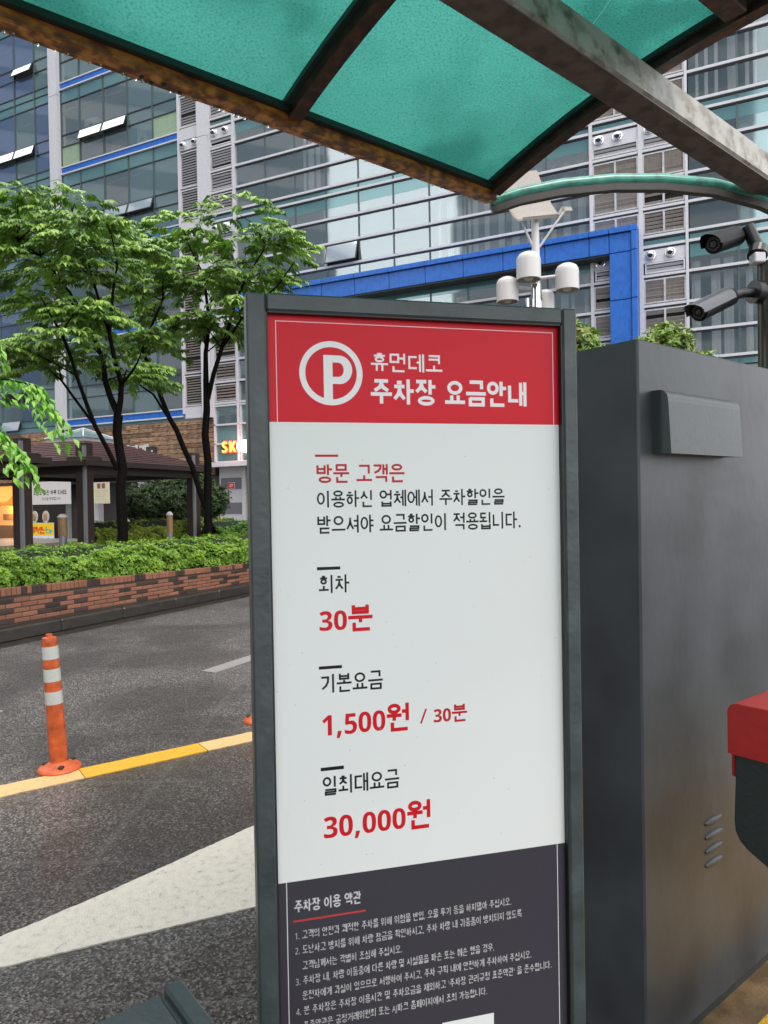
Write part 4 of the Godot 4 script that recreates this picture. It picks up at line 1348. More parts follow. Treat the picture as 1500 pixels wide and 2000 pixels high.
func limbs(o: Node3D, l: Array, radii: Array):
	for i in l.size():
		var st := start()
		var pts := []
		var rr := []
		for k in l[i].size():
			pts.append(l[i][k] - o.position)
			rr.append(radii[i][k])
			if k + 1 < l[i].size():
				var m: Vector3 = l[i][k].lerp(l[i][k + 1], 0.5) - o.position
				pts.append(m + Vector3(rng.randf_range(-1, 1), 0, rng.randf_range(-1, 1)) * radii[i][k] * 0.5)
				rr.append((radii[i][k] + radii[i][k + 1]) * 0.5)
		tube(st, pts, rr, 9)
		build("trunk" if i == 0 else "limb", st, M.bark, o)

func tree(called: String, label: String, at: Vector3, l: Array, radii: Array, pads: Array, zc: float, spread: float, size: float, per: int):
	var o := thing(called, label, "tree", at, 0.0, "trees in the planted bed")
	limbs(o, l, radii)
	var r := RandomNumberGenerator.new()
	r.seed = int(zc * 10)
	var xs := [[], []]
	var cl := [[], []]
	var tw := start()
	var centre := Vector3(at.x - 0.4 if zc < 12 else at.x + 0.3, 4.6, -zc)
	# each pad has twins in front of and behind the stem, so that the crown is round
	var all := []
	for p in pads:
		all.append([p[0], p[1], -zc + r.randf_range(-0.5, 0.5) * spread, p[2], p[3]])
		var sg := 1.0 if r.randf() < 0.6 else -1.0
		all.append([lerpf(p[0], centre.x, 0.12), p[1] + r.randf_range(-0.06, 0.06), -zc + sg * 0.8 * spread + r.randf_range(-0.25, 0.25), p[2] * 0.85, p[3] * 0.8])
	for p in all:
		var c := Vector3(p[0], p[1], p[2])
		# twig from the nearest point of a limb
		var best := Vector3.ZERO
		var bd := 1e9
		for q in l:
			for v in q:
				var dd: float = v.distance_to(c)
				if v.y < c.y + 0.2 and v.y > 2.3 and dd < bd:
					bd = dd
					best = v
		if bd < 3.0:
			var mid := best.lerp(c, 0.55) + Vector3(0, 0.12, 0)
			tube(tw, [best - at, mid - at, c - at], [0.014, 0.010, 0.005], 5, false)
		var out := Vector3(c.x - centre.x, 0, c.z - centre.z)
		for s in per / 2:
			var a := r.randf() * TAU
			var rad := sqrt(r.randf())
			var base := c + Vector3(cos(a) * rad * p[3], (1.0 - rad * rad) * p[4] * 0.9 + r.randf_range(-0.35, 0.15) * p[4], sin(a) * rad * p[3])
			var d := (Vector3(cos(a), 0, sin(a)) * 0.9 + out.normalized() * 0.7 + Vector3(r.randf_range(-0.4, 0.4), r.randf_range(-0.1, 0.25), r.randf_range(-0.4, 0.4))).normalized()
			var sd := d.cross(Vector3.UP).normalized()
			var ln := r.randf_range(5, 9)
			var tone := r.randf()
			for k in int(ln):
				var t := 0.045 * k
				var pp := base + d * t + Vector3(0, -1.0 * t * t, 0)
				for sg: float in [-1.0, 1.0]:
					var ld := (d * 0.55 + sd * sg * 0.75 + Vector3(0, -0.5 - 1.2 * t + r.randf_range(-0.25, 0.15), 0)).normalized()
					var up := (Vector3.UP + Vector3(r.randf_range(-0.3, 0.3), 0, r.randf_range(-0.3, 0.3))).normalized()
					var x := ld.cross(up).normalized()
					var bb := Basis(x, x.cross(ld), -ld).scaled(Vector3.ONE * r.randf_range(0.7, 1.15) * (1.0 - 0.03 * k))
					var w := 0 if r.randf() < 0.5 else 1
					xs[w].append(Transform3D(bb, pp - at))
					var u := clampf(tone + r.randf_range(-0.25, 0.25), 0, 1)
					cl[w].append(Color(0.065, 0.145, 0.022).lerp(Color(0.34, 0.51, 0.10), pow(u, 1.3)))
	build("twigs", tw, M.bark, o).set_meta("kind", "stuff")
	multi("crown", leaf_single(size), M.leaf_glossy, xs[0], cl[0], o)
	multi("crown", leaf_single(size * 0.85), M.leaf, xs[1], cl[1], o)

func bushy(called: String, label: String, cat: String, at: Vector3, lobes: Array, size: float, count: int, cols: Array):
	var o := thing(called, label, cat, at)
	var r := RandomNumberGenerator.new()
	r.seed = hash(label)
	var st := start()
	for p in lobes:
		tube(st, [Vector3(p[0] * 0.1, 0, 0), Vector3(p[0] * 0.5, p[1] * 0.6, p[2] * 0.5), Vector3(p[0], p[1], p[2])], [0.035, 0.022, 0.008], 6, false)
	build("stem", st, M.bark, o)
	var xs := []
	var cl := []
	var no := FastNoiseLite.new()
	no.frequency = 2.0
	for i in count:
		var p: Array = lobes[r.randi() % lobes.size()]
		var v := Vector3(r.randfn(), r.randfn(), r.randfn()).normalized()
		var lump := no.get_noise_3dv(v * 1.3 + Vector3(p[0], p[1], p[2]) * 3.0)
		var k := (0.9 + 0.35 * lump) * pow(r.randf(), 0.22)
		var q := Vector3(p[0] + v.x * p[3] * k, p[1] + v.y * p[4] * k, p[2] + v.z * p[3] * k)
		var nrm := (v + Vector3(0, 0.6, 0) + Vector3(r.randfn(), r.randfn(), r.randfn()) * 0.35).normalized()
		var fb := frame_of(nrm)
		xs.append(Transform3D(Basis(fb.x, fb.z, -fb.y).rotated(nrm, r.randf() * TAU).scaled(Vector3.ONE * r.randf_range(0.7, 1.25)), q))
		var u := r.randf()
		cl.append(cols[0].lerp(cols[1], u * 1.3) if u < 0.75 else cols[0].lerp(cols[2], (u - 0.75) * 4.0))
	multi("foliage", leaf_cluster(size, 5, 21), M.leaf, xs, cl, o)

# ---------------------------------------------------------------- canopy
func roof_h(v: float) -> float:
	return 2.676 + 0.16 * (1.0 - (1.0 - v) * (1.0 - v))

func scratch_u(v: float) -> float:
	var t := clampf((v - 0.2) / 0.73, 0.0, 1.0)
	return -0.17 - 0.30 * t + 0.05 * sin(t * 2.4)

func make_canopy():
	var o := thing("parking_canopy", "rusty steel canopy roofed with curved teal plastic sheets", "canopy", Vector3(0.445, 0, -2.75), 38.2)
	var u0 := -3.65
	# eaves, purlins and ribs
	for v in [0.0, 2.0]:
		var st := start()
		bbx(st, Vector3(u0 / 2, 2.675, v), Vector3(-u0, 0.040, 0.044), 0.004)
		build("eave_beam", st, M.amber if v == 0.0 else M.rust, o)
		st = start()
		bx(st, Vector3(u0 / 2, 2.668 if v == 0.0 else 2.68, v + (-0.032 if v == 0.0 else 0.032)), Vector3(-u0, 0.016, 0.016))
		build("drip_edge", st, M.amber, o)
		st = start()
		bx(st, Vector3(u0 / 2, 2.692, v + (0.034 if v == 0.0 else -0.034)), Vector3(-u0 - 0.05, 0.018, 0.022))
		build("gasket", st, M.gasket, o)
	var us := [0.0, -0.908, -1.816, -2.724, -3.63]
	for i in us.size():
		var st := start()
		var pts := []
		for k in 17:
			var v := lerpf(0.026, 1.974, k / 16.0)
			pts.append(Vector3(us[i] - (0.024 if i == 0 else 0.0), roof_h(v), v))
		flat_bar(st, pts, Vector3(1, 0, 0), 0.044, 0.040)
		build("rib", st, M.rust, o)
		st = start()
		pts = pts.map(func(q): return q + Vector3(-0.036, 0.012, 0))
		flat_bar(st, pts, Vector3(1, 0, 0), 0.018, 0.016)
		if i < 4: build("gasket", st, M.gasket, o)
	var st2 := start()
	bbx(st2, Vector3(u0 / 2 - 0.02, roof_h(0.96) - 0.004, 0.96), Vector3(-u0 - 0.1, 0.05, 0.062), 0.004)
	build("purlin", st2, M.rust, o)
	st2 = start()
	bx(st2, Vector3(u0 / 2 - 0.04, roof_h(0.96) + 0.012, 1.01), Vector3(-u0 - 0.2, 0.02, 0.04))
	build("gasket", st2, M.gasket, o)
	# sheets, one per bay
	for i in us.size() - 1:
		for hv in 2:
			var st := start()
			st.set_smooth_group(1)
			var va := 0.02 if hv == 0 else 0.96
			var vb := 0.96 if hv == 0 else 1.98
			var n := 24
			var ua: float = us[i] - 0.01
			var ub: float = us[i + 1] + 0.01
			var sc := start()
			for k in n:
				var v0 := lerpf(va, vb, float(k) / n)
				var v1 := lerpf(va, vb, float(k + 1) / n)
				var cuts := [[ua, ua, ub, ub, st]]
				if i == 0 and hv == 0 and v0 > 0.19:
					# a long pale scratch runs through the end sheet
					var c0 := scratch_u(v0)
					var c1 := scratch_u(v1)
					cuts = [[ua, ua, c0 + 0.002, c1 + 0.002, st], [c0 + 0.002, c1 + 0.002, c0 - 0.002, c1 - 0.002, sc], [c0 - 0.002, c1 - 0.002, ub, ub, st]]
				for q in cuts:
					face(q[4], [Vector3(q[0], roof_h(v0) + 0.026, v0), Vector3(q[2], roof_h(v0) + 0.026, v0), Vector3(q[3], roof_h(v1) + 0.026, v1), Vector3(q[1], roof_h(v1) + 0.026, v1)], Vector3(-1.8, 0, 1))
			var sh := build("sheet", st, M.teal_sheet, o)
			if i == 0 and hv == 0: build("scratch", sc, M.scratch, sh)
	# carrying beam and its posts
	st2 = start()
	var bb := Basis(Vector3.UP, deg_to_rad(2.0))
	bbx(st2, Vector3(-1.2, 2.718, 0.727), Vector3(4.95, 0.098, 0.105), 0.008, bb)
	build("carrying_beam", st2, M.beam, o)
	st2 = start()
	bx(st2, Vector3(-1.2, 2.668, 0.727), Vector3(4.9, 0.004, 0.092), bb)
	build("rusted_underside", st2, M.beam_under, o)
	for x in [-3.55, 1.22]:
		st2 = start()
		bbx(st2, Vector3(x, 1.333, 0.727 - (x + 1.2) * 0.035), Vector3(0.1, 2.666, 0.1), 0.006)
		build("post", st2, M.beam, o)
	for x in us.slice(1):
		st2 = start()
		bbx(st2, Vector3(x, 2.79, 0.727 - (x + 1.2) * 0.035), Vector3(0.04, 0.05, 0.04), 0.003)
		build("bracket", st2, M.rust, o)
	# arched tube from the corner to the beam
	var inv := o.transform.affine_inverse()
	var wp := [Vector3(0.440, 2.660, -2.78), Vector3(0.55, 2.695, -2.78), Vector3(0.712, 2.724, -2.78), Vector3(0.91, 2.740, -2.78), Vector3(1.107, 2.737, -2.78), Vector3(1.304, 2.715, -2.78), Vector3(1.481, 2.665, -2.78), Vector3(1.6, 2.61, -2.78)]
	var ap := []
	var rr := []
	for q in wp:
		ap.append(inv * q)
		rr.append(0.027)
	st2 = start()
	tube(st2, ap, rr, 16)
	build("arch_tube", st2, M.arch_green, o)
	st2 = start()
	var low := wp.map(func(q): return inv * (q + Vector3(0, -0.026, 0.006)))
	flat_bar(st2, low, inv.basis * Vector3(0, 0, 1), 0.030, 0.034)
	build("arch_bar", st2, M.arch_dark, o)
	st2 = start()
	var lip := wp.map(func(q): return inv * (q + Vector3(0, 0.0245, -0.01)))
	flat_bar(st2, lip, inv.basis * Vector3(0, 0, 1), 0.02, 0.004)
	build("arch_lip", st2, M.white_metal, o)
	# rain drops on the drip edge
	st2 = start()
	var r := RandomNumberGenerator.new()
	r.seed = 33
	var x := -0.05
	while x > -2.2:
		var s := r.randf_range(0.0022, 0.0046)
		lathe(st2, [[0.0, -s * 1.3], [s * 0.8, -s * 0.8], [s, 0.0], [s * 0.6, s * 0.8], [0.0, s * 1.1]], 8, Transform3D(Basis(), Vector3(x, 2.6575, -0.033 + r.randf_range(-0.004, 0.004))), true)
		x -= r.randf_range(0.012, 0.06)
	var dr := build("rain_drops", st2, M.water_drop, o)
	dr.set_meta("kind", "stuff")
	# bolt heads in the eave
	for q in [-1.36, -1.30, -1.33, -1.25]:
		st2 = start()
		lathe(st2, [[0.0, -0.003], [0.006, -0.003], [0.007, 0.0], [0.0, 0.001]], 8)
		build("rivet", st2, M.gasket, o, Vector3(q, 2.654, -0.008 + 0.012 * (int(q * 100) % 2)))

# ---------------------------------------------------------------- fee board
class Canvas:
	var w: int
	var h: int
	var im: Image
	func _init(i: Image):
		im = i
		w = i.get_width()
		h = i.get_height()
	func mixp(x: int, y: int, c: Color, a: float):
		im.set_pixel(x, y, im.get_pixel(x, y).lerp(c, a))
	func rect(x0: float, y0: float, x1: float, y1: float, c: Color):
		im.fill_rect(Rect2i(int(round(x0)), int(round(y0)), int(round(x1) - round(x0)), int(round(y1) - round(y0))), c)
	func seg(a: Vector2, b: Vector2, wd: float, c: Color, e0 := 0.0, e1 := 0.0):
		var d := (b - a)
		var l := d.length()
		if l < 1e-4: return
		d /= l
		a -= d * e0
		b += d * e1
		l = (b - a).length()
		var m := (a + b) * 0.5
		var n := Vector2(-d.y, d.x)
		var ex := absf(d.x) * l * 0.5 + absf(n.x) * wd * 0.5 + 1.5
		var ey := absf(d.y) * l * 0.5 + absf(n.y) * wd * 0.5 + 1.5
		for y in range(maxi(0, int(m.y - ey)), mini(h, int(m.y + ey) + 2)):
			for x in range(maxi(0, int(m.x - ex)), mini(w, int(m.x + ex) + 2)):
				var q := Vector2(x + 0.5, y + 0.5) - m
				var k := clampf(0.5 + minf(l * 0.5 - absf(q.dot(d)), wd * 0.5 - absf(q.dot(n))), 0, 1)
				if k > 0: mixp(x, y, c, k)
	func ring(m: Vector2, r: Vector2, wd: float, c: Color):
		for y in range(maxi(0, int(m.y - r.y - wd)), mini(h, int(m.y + r.y + wd) + 2)):
			for x in range(maxi(0, int(m.x - r.x - wd)), mini(w, int(m.x + r.x + wd) + 2)):
				var q := Vector2(x + 0.5, y + 0.5) - m
				var o := 1.0 - (q / (r + Vector2(wd, wd) * 0.5)).length()
				var i := (q / (r - Vector2(wd, wd) * 0.5)).length() - 1.0
				var k := clampf(0.5 + minf(o * (r.x + r.y + wd) * 0.5, i * (r.x + r.y - wd) * 0.5), 0, 1)
				if k > 0: mixp(x, y, c, k)
	func ellipse(m: Vector2, r: Vector2, c: Color):
		for y in range(maxi(0, int(m.y - r.y)), mini(h, int(m.y + r.y) + 2)):
			for x in range(maxi(0, int(m.x - r.x)), mini(w, int(m.x + r.x) + 2)):
				var k := clampf(0.5 + (1.0 - ((Vector2(x + 0.5, y + 0.5) - m) / r).length()) * (r.x + r.y) * 0.5, 0, 1)
				if k > 0: mixp(x, y, c, k)
	func polys(list: Array, c: Color):
		# even-odd fill with 4 lines per pixel row
		var lo := Vector2(1e9, 1e9)
		var hi := Vector2(-1e9, -1e9)
		for p in list:
			for q in p:
				lo = lo.min(q)
				hi = hi.max(q)
		for y in range(maxi(0, int(lo.y)), mini(h, int(hi.y) + 1)):
			var cov := {}
			for s in 4:
				var yy := y + (s + 0.5) / 4.0
				var xs := []
				for p in list:
					for i in p.size():
						var a: Vector2 = p[i]
						var b: Vector2 = p[(i + 1) % p.size()]
						if (a.y <= yy) != (b.y <= yy): xs.append(a.x + (b.x - a.x) * (yy - a.y) / (b.y - a.y))
				xs.sort()
				for i in range(0, xs.size() - 1, 2):
					for x in range(maxi(0, int(xs[i])), mini(w, int(xs[i + 1]) + 1)):
						cov[x] = cov.get(x, 0.0) + 0.25 * clampf(minf(xs[i + 1], x + 1.0) - maxf(xs[i], x), 0, 1)
			for x in cov: mixp(x, y, c, minf(1.0, cov[x]))

const LEADS := "ㄱㄲㄴㄷㄸㄹㅁㅂㅃㅅㅆㅇㅈㅉㅊㅋㅌㅍㅎ"
const VOWELS := "ㅏㅐㅑㅒㅓㅔㅕㅖㅗㅘㅙㅚㅛㅜㅝㅞㅟㅠㅡㅢㅣ"
const TAILS := "-ㄱㄲㄳㄴㄵㄶㄷㄹㄺㄻㄼㄽㄾㄿㅀㅁㅂㅄㅅㅆㅇㅈㅊㅋㅌㅍㅎ"

func jamo(c: String, upright: bool) -> Array:
	# strokes in a unit box: arrays of x, y pairs, or a ring as ["o", cx, cy, rx, ry]
	match c:
		"ㄱ": return [[0, 0, 0.95, 0, 0.9, 0.42, 0.62, 0.75, 0.1, 1]] if upright else [[0, 0, 1, 0, 1, 1]]
		"ㄴ": return [[0.05, 0, 0.05, 1, 1, 1]]
		"ㄷ": return [[1, 0, 0.05, 0, 0.05, 1, 1, 1]]
		"ㄹ": return [[0, 0, 1, 0, 1, 0.5, 0, 0.5, 0, 1, 1, 1]]
		"ㅁ": return [[0, 0, 1, 0, 1, 1, 0, 1, 0, 0]]
		"ㅂ": return [[0, 0, 0, 1, 1, 1, 1, 0], [0, 0.46, 1, 0.46]]
		"ㅅ": return [[0.5, 0, 0.5, 0.22, 0.36, 0.62, 0, 1], [0.5, 0.26, 0.66, 0.64, 1, 1]]
		"ㅇ": return [["o", 0.5, 0.5, 0.5, 0.5]]
		"ㅈ": return [[0, 0, 1, 0], [0.5, 0, 0.5, 0.3, 0.36, 0.66, 0, 1], [0.5, 0.3, 0.66, 0.68, 1, 1]]
		"ㅊ": return [[0.3, -0.06, 0.7, -0.06], [0, 0.2, 1, 0.2], [0.5, 0.2, 0.5, 0.42, 0.36, 0.72, 0, 1], [0.5, 0.44, 0.66, 0.74, 1, 1]]
		"ㅋ": return [[0, 0, 0.95, 0, 0.9, 0.45, 0.62, 0.76, 0.1, 1], [0.02, 0.44, 0.88, 0.40]] if upright else [[0, 0, 1, 0, 1, 1], [0, 0.46, 1, 0.46]]
		"ㅌ": return [[1, 0, 0.05, 0, 0.05, 1, 1, 1], [0.05, 0.5, 0.95, 0.5]]
		"ㅍ": return [[0, 0, 1, 0], [0.28, 0, 0.3, 1], [0.72, 0, 0.7, 1], [0, 1, 1, 1]]
		"ㅎ": return [[0.3, -0.06, 0.7, -0.06], [0, 0.2, 1, 0.2], ["o", 0.5, 0.70, 0.36, 0.30]]
		"ㄲ", "ㄸ", "ㅃ", "ㅆ", "ㅉ", "ㄶ", "ㄺ", "ㅄ", "ㅀ", "ㄵ", "ㄳ", "ㄻ", "ㄼ":
			var two: String = {"ㄲ": "ㄱㄱ", "ㄸ": "ㄷㄷ", "ㅃ": "ㅂㅂ", "ㅆ": "ㅅㅅ", "ㅉ": "ㅈㅈ", "ㄶ": "ㄴㅎ", "ㄺ": "ㄹㄱ", "ㅄ": "ㅂㅅ", "ㅀ": "ㄹㅎ", "ㄵ": "ㄴㅈ", "ㄳ": "ㄱㅅ", "ㄻ": "ㄹㅁ", "ㄼ": "ㄹㅂ"}[c]
			var r := []
			for i in 2: r.append_array(fit(jamo(two[i], upright and i == 1), Rect2(0.57 * i, 0, 0.43, 1)))
			return r
		"ㅏ": return [[0.25, 0, 0.25, 1], [0.25, 0.46, 1, 0.46]]
		"ㅐ": return [[0.1, 0.02, 0.1, 0.97], [0.8, 0, 0.8, 1], [0.1, 0.46, 0.8, 0.46]]
		"ㅑ": return [[0.25, 0, 0.25, 1], [0.25, 0.32, 1, 0.32], [0.25, 0.62, 1, 0.62]]
		"ㅒ": return [[0.1, 0.02, 0.1, 0.97], [0.8, 0, 0.8, 1], [0.1, 0.32, 0.8, 0.32], [0.1, 0.62, 0.8, 0.62]]
		"ㅓ": return [[0.7, 0, 0.7, 1], [-0.15, 0.46, 0.7, 0.46]]
		"ㅔ": return [[0.25, 0.02, 0.25, 0.97], [0.85, 0, 0.85, 1], [-0.3, 0.46, 0.25, 0.46]]
		"ㅕ": return [[0.7, 0, 0.7, 1], [-0.15, 0.32, 0.7, 0.32], [-0.15, 0.62, 0.7, 0.62]]
		"ㅖ": return [[0.25, 0.02, 0.25, 0.97], [0.85, 0, 0.85, 1], [-0.3, 0.32, 0.25, 0.32], [-0.3, 0.62, 0.25, 0.62]]
		"ㅣ": return [[0.55, 0, 0.55, 1]]
		"ㅗ": return [[0, 1, 1, 1], [0.5, 0, 0.5, 1]]
		"ㅛ": return [[0, 1, 1, 1], [0.33, 0, 0.33, 1], [0.67, 0, 0.67, 1]]
		"ㅜ": return [[0, 0, 1, 0], [0.5, 0, 0.5, 1]]
		"ㅠ": return [[0, 0, 1, 0], [0.33, 0, 0.33, 1], [0.67, 0, 0.67, 1]]
		"ㅡ": return [[0, 0.5, 1, 0.5]]
	return []

func fit(strokes: Array, r: Rect2) -> Array:
	var out := []
	for s in strokes:
		if s[0] is String:
			out.append(["o", r.position.x + s[1] * r.size.x, r.position.y + s[2] * r.size.y, s[3] * r.size.x, s[4] * r.size.y])
		else:
			var q := []
			for i in range(0, s.size(), 2):
				q.append(r.position.x + s[i] * r.size.x)
				q.append(r.position.y + s[i + 1] * r.size.y)
			out.append(q)
	return out

func syllable(ch: String) -> Array:
	var n := ch.unicode_at(0) - 0xAC00
	var l := LEADS[n / 588]
	var v := VOWELS[(n % 588) / 28]
	var t := n % 28
	var mix := {"ㅘ": "ㅗㅏ", "ㅙ": "ㅗㅐ", "ㅚ": "ㅗㅣ", "ㅝ": "ㅜㅓ", "ㅞ": "ㅜㅔ", "ㅟ": "ㅜㅣ", "ㅢ": "ㅡㅣ"}
	var out := []
	if mix.has(v):
		var a: String = mix[v][0]
		var b: String = mix[v][1]
		if t == 0:
			out += fit(jamo(l, false), Rect2(0.13, 0.12, 0.40, 0.34))
			out += fit(jamo(a, false), Rect2(0.05, 0.60 if a != "ㅡ" else 0.62, 0.57, 0.20) if a == "ㅗ" else Rect2(0.05, 0.64, 0.57, 0.26))
			out += fit(jamo(b, false), Rect2(0.70, 0.04, 0.24, 0.92))
		else:
			out += fit(jamo(l, false), Rect2(0.14, 0.08, 0.38, 0.24))
			out += fit(jamo(a, false), Rect2(0.06, 0.40, 0.54, 0.13) if a == "ㅗ" else Rect2(0.06, 0.44, 0.54, 0.16))
			out += fit(jamo(b, false), Rect2(0.70, 0.04, 0.22, 0.58))
	elif v in "ㅗㅛㅜㅠㅡ":
		if t == 0:
			out += fit(jamo(l, false), Rect2(0.22, 0.10, 0.56, 0.36 if v in "ㅜㅠ" else 0.40))
			if v in "ㅗㅛ": out += fit(jamo(v, false), Rect2(0.05, 0.62, 0.90, 0.24))
			elif v == "ㅡ": out += fit(jamo(v, false), Rect2(0.05, 0.66, 0.90, 0.28))
			else: out += fit(jamo(v, false), Rect2(0.05, 0.60, 0.90, 0.34))
		else:
			out += fit(jamo(l, false), Rect2(0.23, 0.06, 0.54, 0.25))
			if v in "ㅗㅛ": out += fit(jamo(v, false), Rect2(0.05, 0.40, 0.90, 0.13))
			elif v == "ㅡ": out += fit(jamo(v, false), Rect2(0.05, 0.41, 0.90, 0.20))
			else: out += fit(jamo(v, false), Rect2(0.05, 0.49, 0.90, 0.17))
	else:
		if t == 0:
			out += fit(jamo(l, true), Rect2(0.10, 0.18, 0.42, 0.58))
			out += fit(jamo(v, false), Rect2(0.64, 0.04, 0.30, 0.92))
		else:
			out += fit(jamo(l, true), Rect2(0.10, 0.09, 0.42, 0.38))
			out += fit(jamo(v, false), Rect2(0.64, 0.04, 0.30, 0.52))
	if t > 0: out += fit(jamo(TAILS[t], false), Rect2(0.22, 0.71, 0.62, 0.235))
	return out

var font_rid := {}
func contours(ch: String, bold: bool) -> Array:
	# outline of a Latin sign in units of the font size, y down, and its advance
	var ts := TextServerManager.get_primary_interface()
	if not font_rid.has(bold):
		var f := SystemFont.new()
		f.font_names = PackedStringArray(["Droid Sans"])
		f.font_weight = 700 if bold else 400
		font_rid[bold] = [f, f.get_rids()[0]]
	var rid: RID = font_rid[bold][1]
	var gi := ts.font_get_glyph_index(rid, 64, ch.unicode_at(0), 0)
	var d := ts.font_get_glyph_contours(rid, 64, gi)
	var list := []
	if d.has("points"):
		var pts: PackedVector3Array = d.points
		var from := 0
		for e in d.contours:
			var raw := []
			for i in range(from, e + 1): raw.append(pts[i])
			from = e + 1
			var full := []
			for i in raw.size():
				full.append(raw[i])
				var nx: Vector3 = raw[(i + 1) % raw.size()]
				if raw[i].z != 1.0 and nx.z != 1.0: full.append(Vector3((raw[i].x + nx.x) / 2, (raw[i].y + nx.y) / 2, 1))
			while full.size() and full[0].z != 1.0: full.append(full.pop_front())
			var poly := []
			var i := 0
			while i < full.size():
				var a: Vector3 = full[i]
				var b: Vector3 = full[(i + 1) % full.size()]
				poly.append(Vector2(a.x, a.y) / 64.0)
				if b.z != 1.0:
					var c: Vector3 = full[(i + 2) % full.size()]
					for k in range(1, 6):
						var t := k / 6.0
						poly.append(Vector2(a.x, a.y).lerp(Vector2(b.x, b.y), t).lerp(Vector2(b.x, b.y).lerp(Vector2(c.x, c.y), t), t) / 64.0)
					i += 2
				else: i += 1
			list.append(poly)
	return [list, ts.font_get_glyph_advance(rid, 64, gi).x / 64.0]

func text(cv: Canvas, s: String, x0: float, x1: float, y0: float, y1: float, weight: float, c: Color, latin := 1.08):
	# the line fills x0..x1, y0..y1
	var em := (y1 - y0) / 0.95
	var w := 0.0
	for ch in s: w += advance(ch, weight, latin)
	var sx := (x1 - x0) / (w * em)
	var x := x0
	for ch in s:
		var adv := advance(ch, weight, latin)
		if ch.unicode_at(0) >= 0xAC00:
			draw_strokes(cv, syllable(ch), Vector2(x, y0 - 0.025 * em), Vector2(em * sx * 0.96, em), weight * em * sqrt(minf(1.0, sx)), c)
		elif ch != " ":
			var g := contours(ch, weight > 0.11)
			var polys := []
			for p in g[0]: polys.append(p.map(func(q): return Vector2(x + q.x * em * latin * sx, y0 + em * 0.90 + q.y * em * latin)))
			cv.polys(polys, c)
		x += adv * em * sx

func advance(ch: String, weight: float, latin: float) -> float:
	if ch.unicode_at(0) >= 0xAC00: return 0.97
	if ch == " ": return 0.36
	return contours(ch, weight > 0.11)[1] * latin

func draw_strokes(cv: Canvas, strokes: Array, at: Vector2, size: Vector2, wd: float, c: Color):
	for s in strokes:
		if s[0] is String:
			cv.ring(at + Vector2(s[1], s[2]) * size, Vector2(s[3], s[4]) * size, wd, c)
		else:
			var n: int = s.size() / 2
			for i in n - 1:
				var a := at + Vector2(s[i * 2], s[i * 2 + 1]) * size
				var b := at + Vector2(s[i * 2 + 2], s[i * 2 + 3]) * size
				cv.seg(a, b, wd, c, wd * 0.42 if i > 0 else wd * 0.18, wd * 0.42 if i < n - 2 else wd * 0.18)

func hangul_mesh(s: String, parent: Node, at: Vector3, em: float, weight: float, m: Material, depth: float):
	var x := at.x
	for ch in s:
		var st := start()
		var k := 0
		for q in syllable(ch):
			var z := 0.0007 * k
			k += 1
			var pts := []
			if q[0] is String:
				for i in 25: pts.append(Vector2(q[1] + cos(TAU * i / 24) * q[3], q[2] + sin(TAU * i / 24) * q[4]))
			else:
				for i in range(0, q.size(), 2): pts.append(Vector2(q[i], q[i + 1]))
			for i in pts.size() - 1:
				var a: Vector2 = pts[i]
				var b: Vector2 = pts[i + 1]
				var d := (b - a).normalized() * weight * 0.35
				var mid := (a + b) * 0.5
				var ln := (b - a).length() + d.length() * 1.3
				bx(st, Vector3(x + mid.x * em, at.y + (1.0 - mid.y) * em, at.z + z + 0.0003 * (i % 2)), Vector3(ln * em, weight * em, depth), Basis(Vector3.BACK, -(b - a).angle()))
		build("letter", st, m, parent)
		x += em * 1.0

const PX := 1290.0   # print pixels per metre

func make_sign():
	var o := thing("fee_board", "tall dark framed parking fee board with a red header and Korean prices", "sign", Vector3(-0.268, 0, -1.42), 13.8)
	# frame: two stiles, two rails, back
	var fd := 0.09
	for q in [[0.0195, 0.039], [0.7105, 0.035]]:
		put("stile", bev(Vector3(q[1], 1.75, fd), 0.004), M.frame_paint, o, Vector3(q[0], 1.053, -fd / 2))
	put("top_rail", bev(Vector3(0.653, 0.036, fd), 0.004), M.frame_paint, o, Vector3(0.366, 1.910, -fd / 2))
	put("bottom_rail", bev(Vector3(0.653, 0.09, fd), 0.004), M.frame_paint, o, Vector3(0.366, 0.223, -fd / 2))
	put("back_panel", box_mesh(Vector3(0.654, 1.63, 0.02)), M.frame_paint, o, Vector3(0.366, 1.08, -0.075))
	for x in [0.02, 0.71]:
		put("foot", bev(Vector3(0.05, 0.18, 0.08), 0.004), M.frame_paint, o, Vector3(x, 0.09, -fd / 2))
	# dark lining of the recess
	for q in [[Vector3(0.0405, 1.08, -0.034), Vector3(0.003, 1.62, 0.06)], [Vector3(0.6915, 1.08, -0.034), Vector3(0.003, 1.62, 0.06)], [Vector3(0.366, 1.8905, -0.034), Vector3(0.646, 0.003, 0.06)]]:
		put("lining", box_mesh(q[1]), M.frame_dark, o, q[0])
	var im := fee_print()
	var k := 1.0139
	var pw := 0.640
	var ph := 1.586
	var cx := -0.079 + (0.042 + pw / 2 + 0.079) * k
	var cy := 1.5 + (1.886 - ph / 2 - 1.5) * k
	put("panel_sheet", box_mesh(Vector3(pw * k, ph * k, 0.006)), M.white_metal, o, Vector3(cx, cy, -0.0235))
	var qm := QuadMesh.new()
	qm.size = Vector2(pw * k, ph * k)
	put("printed_face", qm, print_mat(im, 0.38), o, Vector3(cx, cy, -0.0200))

